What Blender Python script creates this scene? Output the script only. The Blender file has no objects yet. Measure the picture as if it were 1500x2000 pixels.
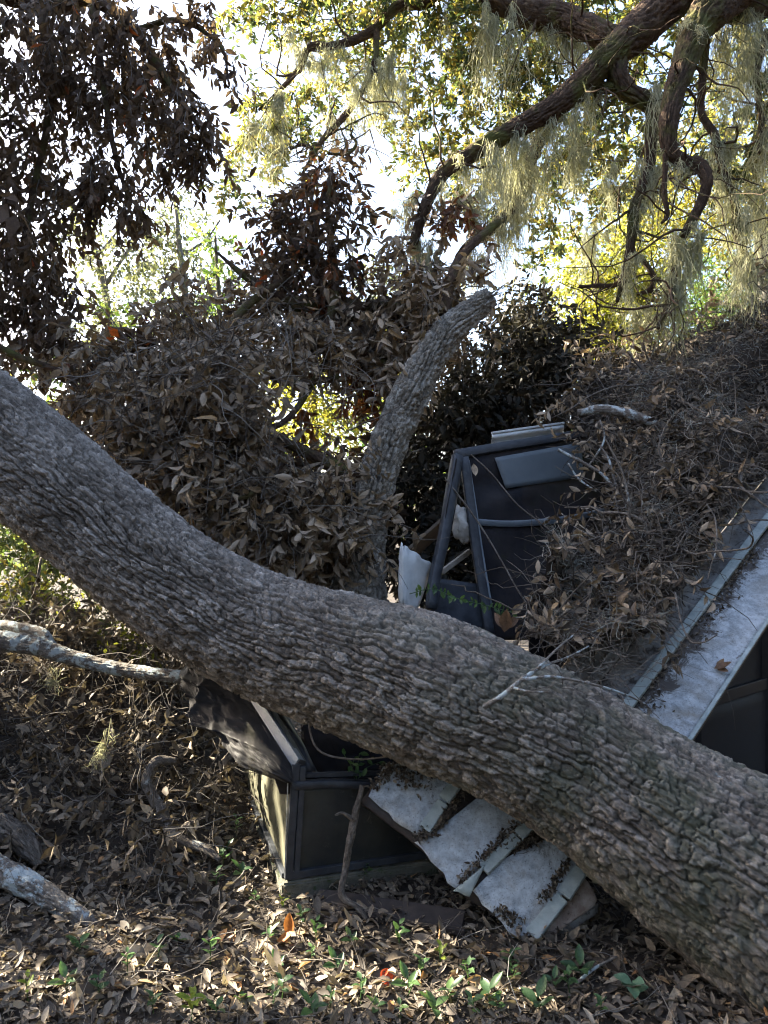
import bpy, bmesh, math
import numpy as np
from mathutils import Vector, Matrix

sc = bpy.context.scene
COL = sc.collection
# ------------------------------------------------------------------ camera
CAM_Z, FPX = 1.5, 1502.0
cam_d = bpy.data.cameras.new('camera'); cam = bpy.data.objects.new('camera', cam_d); COL.objects.link(cam)
cam.location = (0, 0, CAM_Z); cam.rotation_euler = (math.radians(90), 0, 0)
cam_d.sensor_fit = 'VERTICAL'; cam_d.sensor_height = 34.62; cam_d.lens = 34.62 * FPX / 2000.0
cam_d.clip_start = 0.05; cam_d.clip_end = 500
sc.camera = cam
# ------------------------------------------------------------------ sky, sun, exposure
SUN_AZ, SUN_EL = 66.0, 31.0          # degrees left of the view direction, degrees above the horizon
ca, sa = math.cos(math.radians(SUN_AZ)), math.sin(math.radians(SUN_AZ))
ce, se = math.cos(math.radians(SUN_EL)), math.sin(math.radians(SUN_EL))
TOSUN = np.array([-sa * ce, ca * ce, se])
world = bpy.data.worlds.new('World'); sc.world = world; world.use_nodes = True
wn = world.node_tree; bg = wn.nodes['Background']
sky = wn.nodes.new('ShaderNodeTexSky'); sky.sky_type = 'NISHITA'; sky.sun_disc = False
sky.sun_elevation = math.radians(SUN_EL); sky.sun_rotation = math.radians(-SUN_AZ)
sky.air_density = 0.9; sky.dust_density = 3.5; sky.ozone_density = 0.7
bg.inputs['Strength'].default_value = 0.085
wn.links.new(sky.outputs[0], bg.inputs['Color'])
sun_d = bpy.data.lights.new('sun', 'SUN'); sun = bpy.data.objects.new('sun', sun_d); COL.objects.link(sun)
sun_d.energy = 5.0; sun_d.angle = math.radians(0.53); sun_d.color = (1.0, 0.90, 0.72)
sun.rotation_euler = Vector(TOSUN).to_track_quat('Z', 'Y').to_euler()
sun.location = (-20, 16, 20)
vs = sc.view_settings
vs.view_transform = 'Standard'; vs.look = 'None'; vs.gamma = 1.0; vs.use_curve_mapping = False
vs.exposure = 3.2
cy = sc.cycles
cy.max_bounces = 6; cy.diffuse_bounces = 3; cy.glossy_bounces = 2; cy.transmission_bounces = 4; cy.transparent_max_bounces = 8
cy.use_denoising = True
try: cy.denoiser = 'OPENIMAGEDENOISE'; cy.denoising_input_passes = 'RGB_ALBEDO_NORMAL'; cy.denoising_prefilter = 'FAST'
except Exception: pass
cy.filter_width = 1.1
cy.caustics_reflective = False; cy.caustics_refractive = False

# ------------------------------------------------------------------ numeric helpers
def P(px, py, Y):
    "the point at depth Y metres seen at pixel (px, py) of the 1500x2000 photograph"
    return np.array([(px - 750) / FPX * Y, Y, CAM_Z - (py - 1000) / FPX * Y])
def PG(px, py, z=0.0):
    Y = (CAM_Z - z) * FPX / (py - 1000)
    return np.array([(px - 750) / FPX * Y, Y, z])
RNG = np.random.default_rng(7)
def unit(v): return v / np.maximum(np.linalg.norm(v, axis=-1, keepdims=True), 1e-9)
def h2(i, j, s=0):
    i = i.astype(np.int64); j = j.astype(np.int64)
    n = (i * 374761393 + j * 668265263 + s * 974634777) & 0xffffffff
    n = ((n ^ (n >> 13)) * 1274126177) & 0xffffffff
    n = n ^ (n >> 16)
    return (n & 0xffffff) / float(0x1000000)
def vnoise(x, y, s=0):
    xi, yi = np.floor(x), np.floor(y); fx, fy = x - xi, y - yi
    fx = fx * fx * (3 - 2 * fx); fy = fy * fy * (3 - 2 * fy)
    a = h2(xi, yi, s); b = h2(xi + 1, yi, s); c = h2(xi, yi + 1, s); d = h2(xi + 1, yi + 1, s)
    return (a * (1 - fx) + b * fx) * (1 - fy) + (c * (1 - fx) + d * fx) * fy * 1.0 - 0.0
def fbm(x, y, s=0, o=4):
    t = 0; a = 1; n = 0
    for k in range(o):
        t = t + a * (vnoise(x * 2 ** k, y * 2 ** k, s + 17 * k) - .5); n += a; a *= .5
    return t / n * 2
def worley(u, v, s=0, jit=.9):
    iu, iv = np.floor(u), np.floor(v)
    f1 = np.full(u.shape, 9.0); f2 = f1.copy(); ident = np.zeros(u.shape); dx = np.zeros(u.shape)
    for di in (-1, 0, 1):
        for dj in (-1, 0, 1):
            cu, cv = iu + di, iv + dj
            ju = cu + .5 + jit * (h2(cu, cv, s) - .5); jv = cv + .5 + jit * (h2(cu, cv, s + 5) - .5)
            d = np.hypot(u - ju, v - jv); idd = h2(cu, cv, s + 9)
            closer = d < f1
            f2 = np.where(closer, f1, np.minimum(f2, d))
            ident = np.where(closer, idd, ident); dx = np.where(closer, v - jv, dx)
            f1 = np.where(closer, d, f1)
    return f1, f2, ident, dx
def sstep(a, b, x):
    t = np.clip((x - a) / (b - a), 0, 1); return t * t * (3 - 2 * t)
def catmull(pts, n):
    "resample a polyline (rows of values) smoothly into n rows, evenly by length of its first three columns"
    p = np.asarray(pts, float); p = np.vstack([2 * p[0] - p[1], p, 2 * p[-1] - p[-2]])
    out = []
    for i in range(1, len(p) - 2):
        t = np.linspace(0, 1, 24, endpoint=False)[:, None]
        a, b, c, d = p[i - 1], p[i], p[i + 1], p[i + 2]
        out.append(.5 * (2 * b + (c - a) * t + (2 * a - 5 * b + 4 * c - d) * t ** 2 + (3 * b - a - 3 * c + d) * t ** 3))
    out.append(p[-2][None]); q = np.vstack(out)
    L = np.concatenate([[0], np.cumsum(np.linalg.norm(np.diff(q[:, :3], axis=0), axis=1))])
    s = np.linspace(0, L[-1], n)
    return np.stack([np.interp(s, L, q[:, k]) for k in range(q.shape[1])], 1), s

# ------------------------------------------------------------------ mesh and object helpers
def mesh_np(name, V, faces, rnd=None, smooth=False, extra=None):
    "faces: list of int arrays, each (n, 3) or (n, 4)"
    me = bpy.data.meshes.new(name)
    faces = [f for f in faces if len(f)]
    V = np.asarray(V, np.float32)
    me.vertices.add(len(V)); me.vertices.foreach_set('co', V.ravel())
    nl = sum(f.size for f in faces); npoly = sum(len(f) for f in faces)
    me.loops.add(nl); me.polygons.add(npoly)
    me.loops.foreach_set('vertex_index', np.concatenate([f.ravel() for f in faces]).astype(np.int32))
    tot = np.concatenate([np.full(len(f), f.shape[1]) for f in faces]).astype(np.int32)
    st = np.concatenate([[0], np.cumsum(tot)[:-1]]).astype(np.int32)
    me.polygons.foreach_set('loop_start', st); me.polygons.foreach_set('loop_total', tot)
    if smooth: me.polygons.foreach_set('use_smooth', np.ones(npoly, bool))
    if rnd is not None:
        a = me.attributes.new('rnd', 'FLOAT', 'POINT'); a.data.foreach_set('value', np.asarray(rnd, np.float32))
    for k, val in (extra or {}).items():
        a = me.attributes.new(k, 'FLOAT', 'POINT'); a.data.foreach_set('value', np.asarray(val, np.float32))
    me.update(calc_edges=True)
    return me
def tag(o, label=None, cat=None, group=None, kind=None):
    if label: o['label'] = label
    if cat: o['category'] = cat
    if group: o['group'] = group
    if kind: o['kind'] = kind
    return o
def obj(name, me, mat=None, parent=None):
    o = bpy.data.objects.new(name, me); COL.objects.link(o)
    if mat is not None and me is not None and not me.materials: me.materials.append(mat)
    if parent is not None: o.parent = parent
    return o
def empty(name, label, cat, group=None):
    "an Empty at the world origin of the thing's parts (parts keep world coordinates)"
    o = bpy.data.objects.new(name, None); COL.objects.link(o); o.empty_display_size = .1
    return tag(o, label, cat, group, 'thing')
def bm_obj(name, bm, mat, parent=None, smooth=False):
    bmesh.ops.recalc_face_normals(bm, faces=bm.faces)
    me = bpy.data.meshes.new(name); bm.to_mesh(me); bm.free()
    if smooth: me.polygons.foreach_set('use_smooth', np.ones(len(me.polygons), bool))
    return obj(name, me, mat, parent)

def beam_bm(bm, p0, p1, w, h, up=(0, 0, 1), bev=.004, taper=1.0):
    p0, p1 = Vector(p0), Vector(p1); d = (p1 - p0).normalized()
    up = Vector(up); s = d.cross(up).normalized(); u = s.cross(d).normalized()
    vs_ = []
    for p, k in ((p0, 1.0), (p1, taper)):
        for a, b in ((-1, -1), (1, -1), (1, 1), (-1, 1)):
            vs_.append(bm.verts.new(p + s * (a * w * k / 2) + u * (b * h * k / 2)))
    fs = [(0, 1, 2, 3), (4, 7, 6, 5), (0, 4, 5, 1), (1, 5, 6, 2), (2, 6, 7, 3), (3, 7, 4, 0)]
    faces = [bm.faces.new([vs_[i] for i in f]) for f in fs]
    if bev:
        es = list({e for f in faces for e in f.edges})
        bmesh.ops.bevel(bm, geom=es, offset=bev, segments=2, affect='EDGES', profile=.6)
def beam(name, p0, p1, w, h, mat, parent, up=(0, 0, 1), bev=.004, taper=1.0):
    bm = bmesh.new(); beam_bm(bm, p0, p1, w, h, up, bev, taper); return bm_obj(name, bm, mat, parent)
def polybeam(name, pts, w, h, mat, parent, up=(0, 0, 1)):
    "a bent rectangular tube through points"
    q, s = catmull(pts, max(4, len(pts) * 4)); V = []; n = len(q)
    T = unit(np.gradient(q, axis=0)); up = np.array(up, float)
    S = unit(np.cross(T, up)); U = np.cross(S, T); c = .82
    prof = [(-1, -c), (-c, -1), (c, -1), (1, -c), (1, c), (c, 1), (-c, 1), (-1, c)]
    ring = np.stack([q + S * (a * w / 2) + U * (b * h / 2) for a, b in prof], 1)
    V = ring.reshape(-1, 3); k = 8
    i = np.arange(n - 1)[:, None] * k; j = np.arange(k)[None]
    F = np.stack([i + j, i + (j + 1) % k, i + k + (j + 1) % k, i + k + j], -1).reshape(-1, 4)
    caps = [np.array([[0, 7, 6, 5], [0, 5, 4, 3], [0, 3, 2, 1]]), np.array([[0, 1, 2, 3], [0, 3, 4, 5], [0, 5, 6, 7]]) + (n - 1) * k]
    return obj(name, mesh_np(name, V, [F] + caps), mat, parent)

def sheet(name, corners, nu, nv, mat, parent, disp=None, thick=.003):
    "bilinear patch a b c d (a-b top edge, d-c bottom edge) with a displacement vector function of (u, v)"
    a, b, c, d = [np.asarray(x, float) for x in corners]
    u, v = np.meshgrid(np.linspace(0, 1, nu), np.linspace(0, 1, nv))
    U = u[..., None]; W = v[..., None]
    X = (a * (1 - U) + b * U) * (1 - W) + (d * (1 - U) + c * U) * W
    if disp is not None: X = X + disp(u, v)
    V = X.reshape(-1, 3)
    i = (np.arange(nv - 1)[:, None] * nu + np.arange(nu - 1)[None]).ravel()
    F = np.stack([i, i + 1, i + nu + 1, i + nu], 1)
    o = obj(name, mesh_np(name, V, [F], smooth=True, extra={'dirt': sstep(.4, 1, u).ravel()}), mat, parent)
    if thick:
        m = o.modifiers.new('solid', 'SOLIDIFY'); m.thickness = thick; m.offset = 0
    return o
def plate(name, pts, mat, parent, thick=.004, cuts=5, amp=.006, seed=1, freq=6):
    "a thin dented polygon plate"
    bm = bmesh.new(); vs_ = [bm.verts.new(Vector(p)) for p in pts]; f = bm.faces.new(vs_)
    f.normal_update(); n = np.array(f.normal)
    if n[1] > 0: n = -n
    bmesh.ops.triangulate(bm, faces=bm.faces[:])
    bmesh.ops.subdivide_edges(bm, edges=bm.edges[:], cuts=cuts, use_grid_fill=True)
    for v in bm.verts:
        k = fbm(np.array([v.co.x * freq + seed * 3.1]), np.array([(v.co.z + v.co.y) * freq + seed]), seed, 3)[0]
        v.co = v.co + Vector(n * k * amp)
        if v.is_boundary:
            j1 = fbm(np.array([v.co.x * 45 + seed]), np.array([(v.co.z + v.co.y) * 45]), seed + 5, 2)[0]; v.co = v.co + Vector((j1 * .009, 0, j1 * .007))
    bmesh.ops.recalc_face_normals(bm, faces=bm.faces)
    me = bpy.data.meshes.new(name); bm.to_mesh(me); bm.free()
    me.polygons.foreach_set('use_smooth', np.ones(len(me.polygons), bool))
    o = obj(name, me, mat, parent); m = o.modifiers.new('solid', 'SOLIDIFY'); m.thickness = thick; m.offset = 0
    return o

def frames(T, ref):
    N = unit(ref - (T @ ref)[:, None] * T); return N, np.cross(T, N)
def bark_tube(name, ctrl, mat, parent, ds=.012, nfront=40, nback=14, amp=.01, cell=1.0, seed=1, lump=.03, ref=(0, -1, .15), cap=True, knots=()):
    """a limb with modelled bark. ctrl rows: x y z radius. Bark plates and furrows are real relief."""
    c = np.asarray(ctrl, float)
    L = np.linalg.norm(np.diff(c[:, :3], axis=0), axis=1).sum() * 1.04
    n = max(6, int(L / ds)); q, s = catmull(c, n)
    p, r = q[:, :3], np.maximum(q[:, 3], .002)
    T = unit(np.gradient(p, axis=0)); N, B = frames(T, np.array(ref, float))
    th = np.concatenate([np.linspace(-math.pi / 2, math.pi / 2, nfront, endpoint=False) * 1.12,
                         np.linspace(math.pi / 2 * 1.12, 2 * math.pi - math.pi / 2 * 1.12, nback, endpoint=False)])
    k = len(th); S, TH = np.meshgrid(s, th, indexing='ij'); R = np.repeat(r[:, None], k, 1)
    Cc = TH * np.mean(r)
    Su = S / cell; Cu = Cc / cell
    wu = Su + .030 * fbm(Su * 9, Cu * 9, seed); wc = Cu + .022 * fbm(Su * 6 + 7, Cu * 13, seed + 3) + .035 * fbm(Su * 1.7, Cu * 2.0, seed + 31, 2)
    # rows of bark plates: sinuous furrows along the trunk, each row broken by cross cracks
    ph = wc / .032 + 1.0 * fbm(Su * 2.6, Cu * 7, seed + 70, 3) + .55 * fbm(Su * 11, Cu * 18, seed + 75, 3)
    row = np.floor(ph); xr = np.abs(ph - row - .5) * 2; rh = h2(row, row * 0 + 3, seed)
    sp_ = wu / .052 * (.75 + .5 * rh) + rh * 17 + 1.1 * fbm(Su * 11, Cu * 24, seed + 80, 3)
    ci = np.floor(sp_); ys = sp_ - ci; id2 = h2(ci, row, seed + 9); id1 = h2(ci, row, seed + 31)
    fur = sstep(.64, .98, xr); cross = sstep(.82, .99, np.abs(ys - .5) * 2) * (.25 + .75 * id1)
    g1, g2, id3, dx = worley(wu / .030, wc / .017, seed + 20, 1.0); fine_ = 1 - sstep(.0, .12, g2 - g1)
    deep = np.clip(.75 + .9 * fbm(Su * 4, Cu * 9, seed + 90, 2), .3, 1.4)
    rough_ = fbm(Su * 60, Cu * 85, seed + 50, 3); strat = fbm(Su * 8, Cu * 130, seed + 55, 2)
    d = amp * (.40 - 1.40 * fur * deep - 1.10 * cross - .50 * fine_ * (.4 + .6 * id2) + .70 * (id2 - .5) + .45 * (ys - .5) * (id1 - .3) + .40 * (id3 - .5) + .22 * rough_ + .16 * strat)
    id1 = .5 * id1 + .5 * id3
    d = d * np.clip(R / .05, .25, 1)
    d = d + R * lump * (fbm(S * 2.2 / max(np.mean(r) * 4, .1), TH * .9, seed + 60, 2))
    for (ks, kt, kr, kh) in knots:
        d = d + kh * np.exp(-(((S - ks) / kr) ** 2 + ((TH - kt) * R / kr) ** 2))
    RR = R + d
    V = (p[:, None] + RR[..., None] * (np.cos(TH)[..., None] * N[:, None] + np.sin(TH)[..., None] * B[:, None])).reshape(-1, 3)
    i = np.arange(n - 1)[:, None] * k; j = np.arange(k)[None]
    F = np.stack([i + j, i + (j + 1) % k, i + k + (j + 1) % k, i + k + j], -1).reshape(-1, 4)
    fs = [F]
    if cap:
        V = np.vstack([V, p[0], p[-1]]); a = len(V) - 2; jj = np.arange(k)
        fs.append(np.stack([np.full(k, a), (jj + 1) % k, jj], 1)); fs.append(np.stack([np.full(k, a + 1), (n - 1) * k + jj, (n - 1) * k + (jj + 1) % k], 1))
    rnd = np.concatenate([(.6 * id2 + .4 * id1).ravel(), [.5, .5]]) if cap else (.6 * id2 + .4 * id1).ravel()
    ex = {'bs': S.ravel(), 'bc': Cc.ravel()}
    if cap: ex = {k_: np.concatenate([v_, [0, 0]]) for k_, v_ in ex.items()}
    return obj(name, mesh_np(name, V, fs, rnd=rnd, smooth=True, extra=ex), mat, parent)

class Acc:
    "collects geometry of one object"
    def __init__(s): s.V = []; s.F3 = []; s.F4 = []; s.R = []; s.n = 0
    def add(s, V, F3=None, F4=None, R=None):
        V = V.reshape(-1, 3)
        if F3 is not None and len(F3): s.F3.append(F3.reshape(-1, 3) + s.n)
        if F4 is not None and len(F4): s.F4.append(F4.reshape(-1, 4) + s.n)
        s.V.append(V); s.R.append(np.zeros(len(V)) if R is None else R.ravel()); s.n += len(V)
    def mesh(s, name, smooth=False):
        fs = []
        if s.F3: fs.append(np.vstack(s.F3))
        if s.F4: fs.append(np.vstack(s.F4))
        return mesh_np(name, np.vstack(s.V), fs, np.concatenate(s.R), smooth)
    def build(s, name, mat, parent=None, smooth=False): return obj(name, s.mesh(name, smooth), mat, parent)

def leaf_template(level):
    "x along the leaf 0..1, y across -.5...5; returns xy and faces"
    if level == 0:      # four triangles
        xy = np.array([(0, 0), (.45, .5), (.45, -.5), (1, 0), (.5, 0)])
        f3 = np.array([(0, 4, 1), (0, 2, 4), (4, 3, 1), (4, 2, 3)]); return xy, f3, np.zeros((0, 4), int)
    rows = [(.20, .34), (.50, .5), (.82, .27)] if level == 1 else [(.08, .13), (.2, .33), (.36, .48), (.52, .5), (.68, .42), (.82, .27), (.93, .11)]
    xy = [(0, 0)]
    for x, w in rows: xy += [(x, w), (x, 0), (x, -w)]
    xy.append((1, 0)); m = len(rows); t = len(xy) - 1
    f3 = [(0, 2, 1), (0, 3, 2), (1 + 3 * (m - 1), 2 + 3 * (m - 1), t), (2 + 3 * (m - 1), 3 + 3 * (m - 1), t)]
    f4 = []
    for i in range(m - 1):
        b = 1 + 3 * i; f4 += [(b, b + 1, b + 4, b + 3), (b + 1, b + 2, b + 5, b + 4)]
    return np.array(xy, float), np.array(f3), np.array(f4)
LT = [leaf_template(0), leaf_template(1), leaf_template(2)]
def rotations(D, NRM):
    "rotation matrices whose x axis is D and z axis near NRM"
    X = unit(D); Y = unit(np.cross(NRM, X)); Z = np.cross(X, Y)
    return np.stack([X, Y, Z], -1)
def leaves(acc, pos, D, NRM, length, width, level=1, curl=(.05, .45), fold=(.1, .7), rng=RNG, twist=.5, rnd=None):
    N = len(pos)
    if N == 0: return
    xy, f3, f4 = LT[level]; k = len(xy)
    cu = rng.uniform(*curl, N)[:, None] * np.where(rng.random(N) < .25, -1, 1)[:, None]; fo = rng.uniform(*fold, N)[:, None]
    tw = rng.uniform(-twist, twist, N)[:, None]
    x = np.repeat(xy[None, :, 0], N, 0); y = np.repeat(xy[None, :, 1], N, 0) * np.asarray(width).reshape(-1, 1)
    z = fo * np.abs(y) - cu * x ** 2 + tw * x * y
    wav = rng.uniform(0, 6.28, N)[:, None]; z = z + .05 * np.sin(7 * x + wav) * np.abs(y) * 2
    loc = np.stack([x, y, z], -1) * np.asarray(length).reshape(-1, 1, 1)
    M = rotations(D, NRM)
    V = pos[:, None] + np.einsum('nij,nkj->nki', M, loc)
    off = (np.arange(N) * k)[:, None, None]
    R = np.repeat((rng.random(N) if rnd is None else rnd)[:, None], k, 1)
    acc.add(V, f3[None] + off, (f4[None] + off) if len(f4) else None, R)
def tubes(acc, Pt, Rd, nc=3, rng=RNG, rnd=None):
    "many thin tubes: Pt (N,k,3), Rd (N,k)"
    N, k = Pt.shape[:2]
    if N == 0: return
    T = unit(np.gradient(Pt, axis=1)); ref = unit(rng.normal(size=(N, 1, 3)))
    A = unit(np.cross(T, ref)); B = np.cross(T, A)
    th = np.arange(nc) * 2 * math.pi / nc
    V = Pt[:, :, None] + Rd[:, :, None, None] * (np.cos(th)[None, None, :, None] * A[:, :, None] + np.sin(th)[None, None, :, None] * B[:, :, None])
    i = np.arange(k - 1)[:, None] * nc; j = np.arange(nc)[None]
    F = np.stack([i + j, i + (j + 1) % nc, i + nc + (j + 1) % nc, i + nc + j], -1).reshape(-1, 4)
    off = (np.arange(N) * k * nc)[:, None, None]
    r = np.repeat((rng.random(N) if rnd is None else rnd)[:, None], k * nc, 1)
    acc.add(V, None, F[None] + off, r)
def ribbons(acc, Pt, Wd, rng=RNG, rnd=None):
    "many thin flat strands"
    N, k = Pt.shape[:2]
    T = unit(np.gradient(Pt, axis=1)); ref = unit(rng.normal(size=(N, 1, 3)) * [1, 1, .2])
    A = unit(np.cross(T, ref))
    V = np.stack([Pt - A * Wd[..., None], Pt + A * Wd[..., None]], 2)
    i = np.arange(k - 1) * 2; F = np.stack([i, i + 1, i + 3, i + 2], -1)
    off = (np.arange(N) * k * 2)[:, None, None]
    r = np.repeat((rng.random(N) if rnd is None else rnd)[:, None], k * 2, 1)
    acc.add(V, None, F[None] + off, r)
def walk(p0, D, L, k=6, wob=.25, droop=0., rng=RNG):
    "random walks: start p0 (N,3), direction D, length L (N)"
    N = len(p0); out = np.zeros((N, k, 3)); out[:, 0] = p0; d = unit(np.asarray(D, float)); st = (np.asarray(L) / (k - 1)).reshape(-1, 1)
    for i in range(1, k):
        d = unit(d + rng.normal(size=(N, 3)) * wob + np.array([0, 0, -droop])); out[:, i] = out[:, i - 1] + d * st
    return out

# gaps in the foliage through which the sun reaches the ground: (point lit, radius)
LIT = [(PG(590, 1835), .06), (PG(600, 1900), .07), (PG(690, 1935), .08), (PG(760, 1930), .05), (PG(940, 1935), .07), (PG(375, 1960), .06),
       (PG(860, 1870), .04), (PG(990, 1955), .05), (PG(60, 1930), .06), (PG(460, 1905), .04), (PG(330, 1925), .03), (PG(860, 1975), .05), (PG(1090, 1960), .04),
       (P(558, 1680, 3.02), .055), (P(552, 1610, 3.1), .03), (P(575, 1570, 3.0), .04), (P(563, 1735, 3.0), .04), (PG(556, 1775), .05), (P(520, 1502, 3.0), .03),
       (P(396, 1350, 3.45), .018), (P(300, 1340, 3.7), .07), (P(250, 1380, 3.9), .06), (P(330, 1420, 3.7), .05), (P(120, 1290, 4.2), .10), (P(60, 1130, 4.4), .12), (P(230, 1180, 4.4), .08),
       (P(40, 1060, 4.6), .12), (P(470, 1480, 3.3), .03), (P(410, 1530, 3.4), .04), (P(505, 1640, 3.1), .03), (P(60, 1100, 5.1), .16), (P(130, 1150, 5.0), .14), (P(230, 1190, 4.8), .12), (P(290, 1250, 4.5), .07), (P(180, 1440, 3.7), .05), (P(90, 1420, 3.9), .06), (PG(250, 1880), .05), (PG(160, 1960), .05), (PG(520, 1960), .06), (PG(640, 1870), .05), (PG(800, 1960), .06)]
def unblocked(pos, pad=0.):
    "mask of leaves that leave the sun gaps open"
    keep = np.ones(len(pos), bool)
    for T_, r in LIT:
        v = pos - T_; t = v @ TOSUN
        dist = np.linalg.norm(v - t[:, None] * TOSUN, axis=1)
        keep &= ~((t > .25) & (dist < r * 1.4 + pad))
    return keep
def blob_points(blobs, rng):
    "blobs: (centre, (rx, ry, rz), n) -> positions and outward directions"
    ps, ds = [], []
    for c, rad, n in blobs:
        v = unit(rng.normal(size=(n, 3))); r = rng.random(n) ** (1 / 2.4)
        ps.append(np.asarray(c) + v * r[:, None] * np.asarray(rad)); ds.append(v)
    return np.vstack(ps), np.vstack(ds)
def sprays(acc_leaf, acc_twig, pos, out, nl, spray_len, leaf_len, leaf_w, rng, level=1, droop=.4, outw=.6, nrm_up=.4, twig_r=.0022, curl=(.05, .45), fold=(.1, .7), spread=.8, cull=True, leaf_droop=.3, rnd_mul=1.0, rnd_add=0.0):
    "twigs with leaves set along them"
    if cull:
        k = unblocked(pos, .03); pos, out = pos[k], out[k]
    N = len(pos)
    if N == 0: return np.zeros((0, 3)), np.zeros((0, 3))
    D = unit(out * outw + rng.normal(size=(N, 3)) * .55 + np.array([0, 0, -droop]))
    L = spray_len * rng.uniform(.6, 1.3, N)
    path = walk(pos, D, L, 5, .16, droop * .25, rng)
    if acc_twig is not None:
        tubes(acc_twig, path, np.linspace(1, .45, 5)[None] * twig_r * rng.uniform(.8, 1.4, N)[:, None], 3, rng)
    t = (np.arange(nl) + .6) / nl; t = t ** .8
    seg = np.clip(t * 4, 0, 3.999); i0 = seg.astype(int); f = (seg - i0)[None, :, None]
    base = path[:, i0] * (1 - f) + path[:, i0 + 1] * f
    td = unit(path[:, i0 + 1] - path[:, i0])
    az = rng.uniform(0, 6.28, N)[:, None] + np.arange(nl)[None] * 2.4 + rng.normal(size=(N, nl)) * .4
    ref = unit(np.cross(td, np.array([.3, .2, 1.0]) + 0 * td)); ref2 = np.cross(td, ref)
    rad = np.cos(az)[..., None] * ref + np.sin(az)[..., None] * ref2
    LD = unit(td * (1 - spread * .55) + rad * spread + np.array([0, 0, -leaf_droop]) + rng.normal(size=(N, nl, 3)) * .18)
    NR = unit(rng.normal(size=(N, nl, 3)) * (1 - nrm_up) + np.array([0, 0, 1.0]) * nrm_up + .35 * td)
    ll = leaf_len * rng.uniform(.65, 1.25, (N, nl)); ww = leaf_w * rng.uniform(.8, 1.2, (N, nl))
    spr = rng.random(N)[:, None] * .55 + rng.random((N, nl)) * .45
    b = base.reshape(-1, 3); LDf = LD.reshape(-1, 3); keep = unblocked(b + LDf * ll.reshape(-1, 1) * .5, .01) if cull else np.ones(len(b), bool)
    leaves(acc_leaf, b[keep], LDf[keep], NR.reshape(-1, 3)[keep], ll.ravel()[keep], ww.ravel()[keep], level, curl, fold, rng, rnd=(spr.ravel()[keep] * rnd_mul + rnd_add))
    return b[keep], LDf[keep]

# ------------------------------------------------------------------ materials
def new_mat(name):
    m = bpy.data.materials.new(name); m.use_nodes = True; nt = m.node_tree
    return m, nt, nt.nodes['Principled BSDF']
def ramp(nt, stops):
    r = nt.nodes.new('ShaderNodeValToRGB'); e = r.color_ramp.elements
    while len(e) > 1: e.remove(e[-1])
    e[0].position = stops[0][0]; e[0].color = (*stops[0][1], 1)
    for p_, c_ in stops[1:]:
        x = e.new(p_); x.color = (*c_, 1)
    return r
def noise_tex(nt, scale, detail=6, rough=.6, coord='Object', dist=0.0):
    t = nt.nodes.new('ShaderNodeTexCoord'); n = nt.nodes.new('ShaderNodeTexNoise')
    n.inputs['Scale'].default_value = scale; n.inputs['Detail'].default_value = detail; n.inputs['Roughness'].default_value = rough; n.inputs['Distortion'].default_value = dist
    nt.links.new(t.outputs[coord], n.inputs['Vector']); return n
def mixc(nt, fac, a, b, mode='MIX'):
    m = nt.nodes.new('ShaderNodeMix'); m.data_type = 'RGBA'; m.blend_type = mode
    for sock, v in ((m.inputs[0], fac), (m.inputs[6], a), (m.inputs[7], b)):
        if hasattr(v, 'links'): nt.links.new(v, sock)
        elif isinstance(v, tuple): sock.default_value = (*v, 1)
        else: sock.default_value = v
    return m.outputs[2]
def bump(nt, bsdf, height, strength=.4, dist=.01):
    b = nt.nodes.new('ShaderNodeBump'); b.inputs['Strength'].default_value = strength; b.inputs['Distance'].default_value = dist
    nt.links.new(height, b.inputs['Height']); nt.links.new(b.outputs[0], bsdf.inputs['Normal'])
def attr(nt, name):
    a = nt.nodes.new('ShaderNodeAttribute'); a.attribute_name = name; return a.outputs['Fac']
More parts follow.
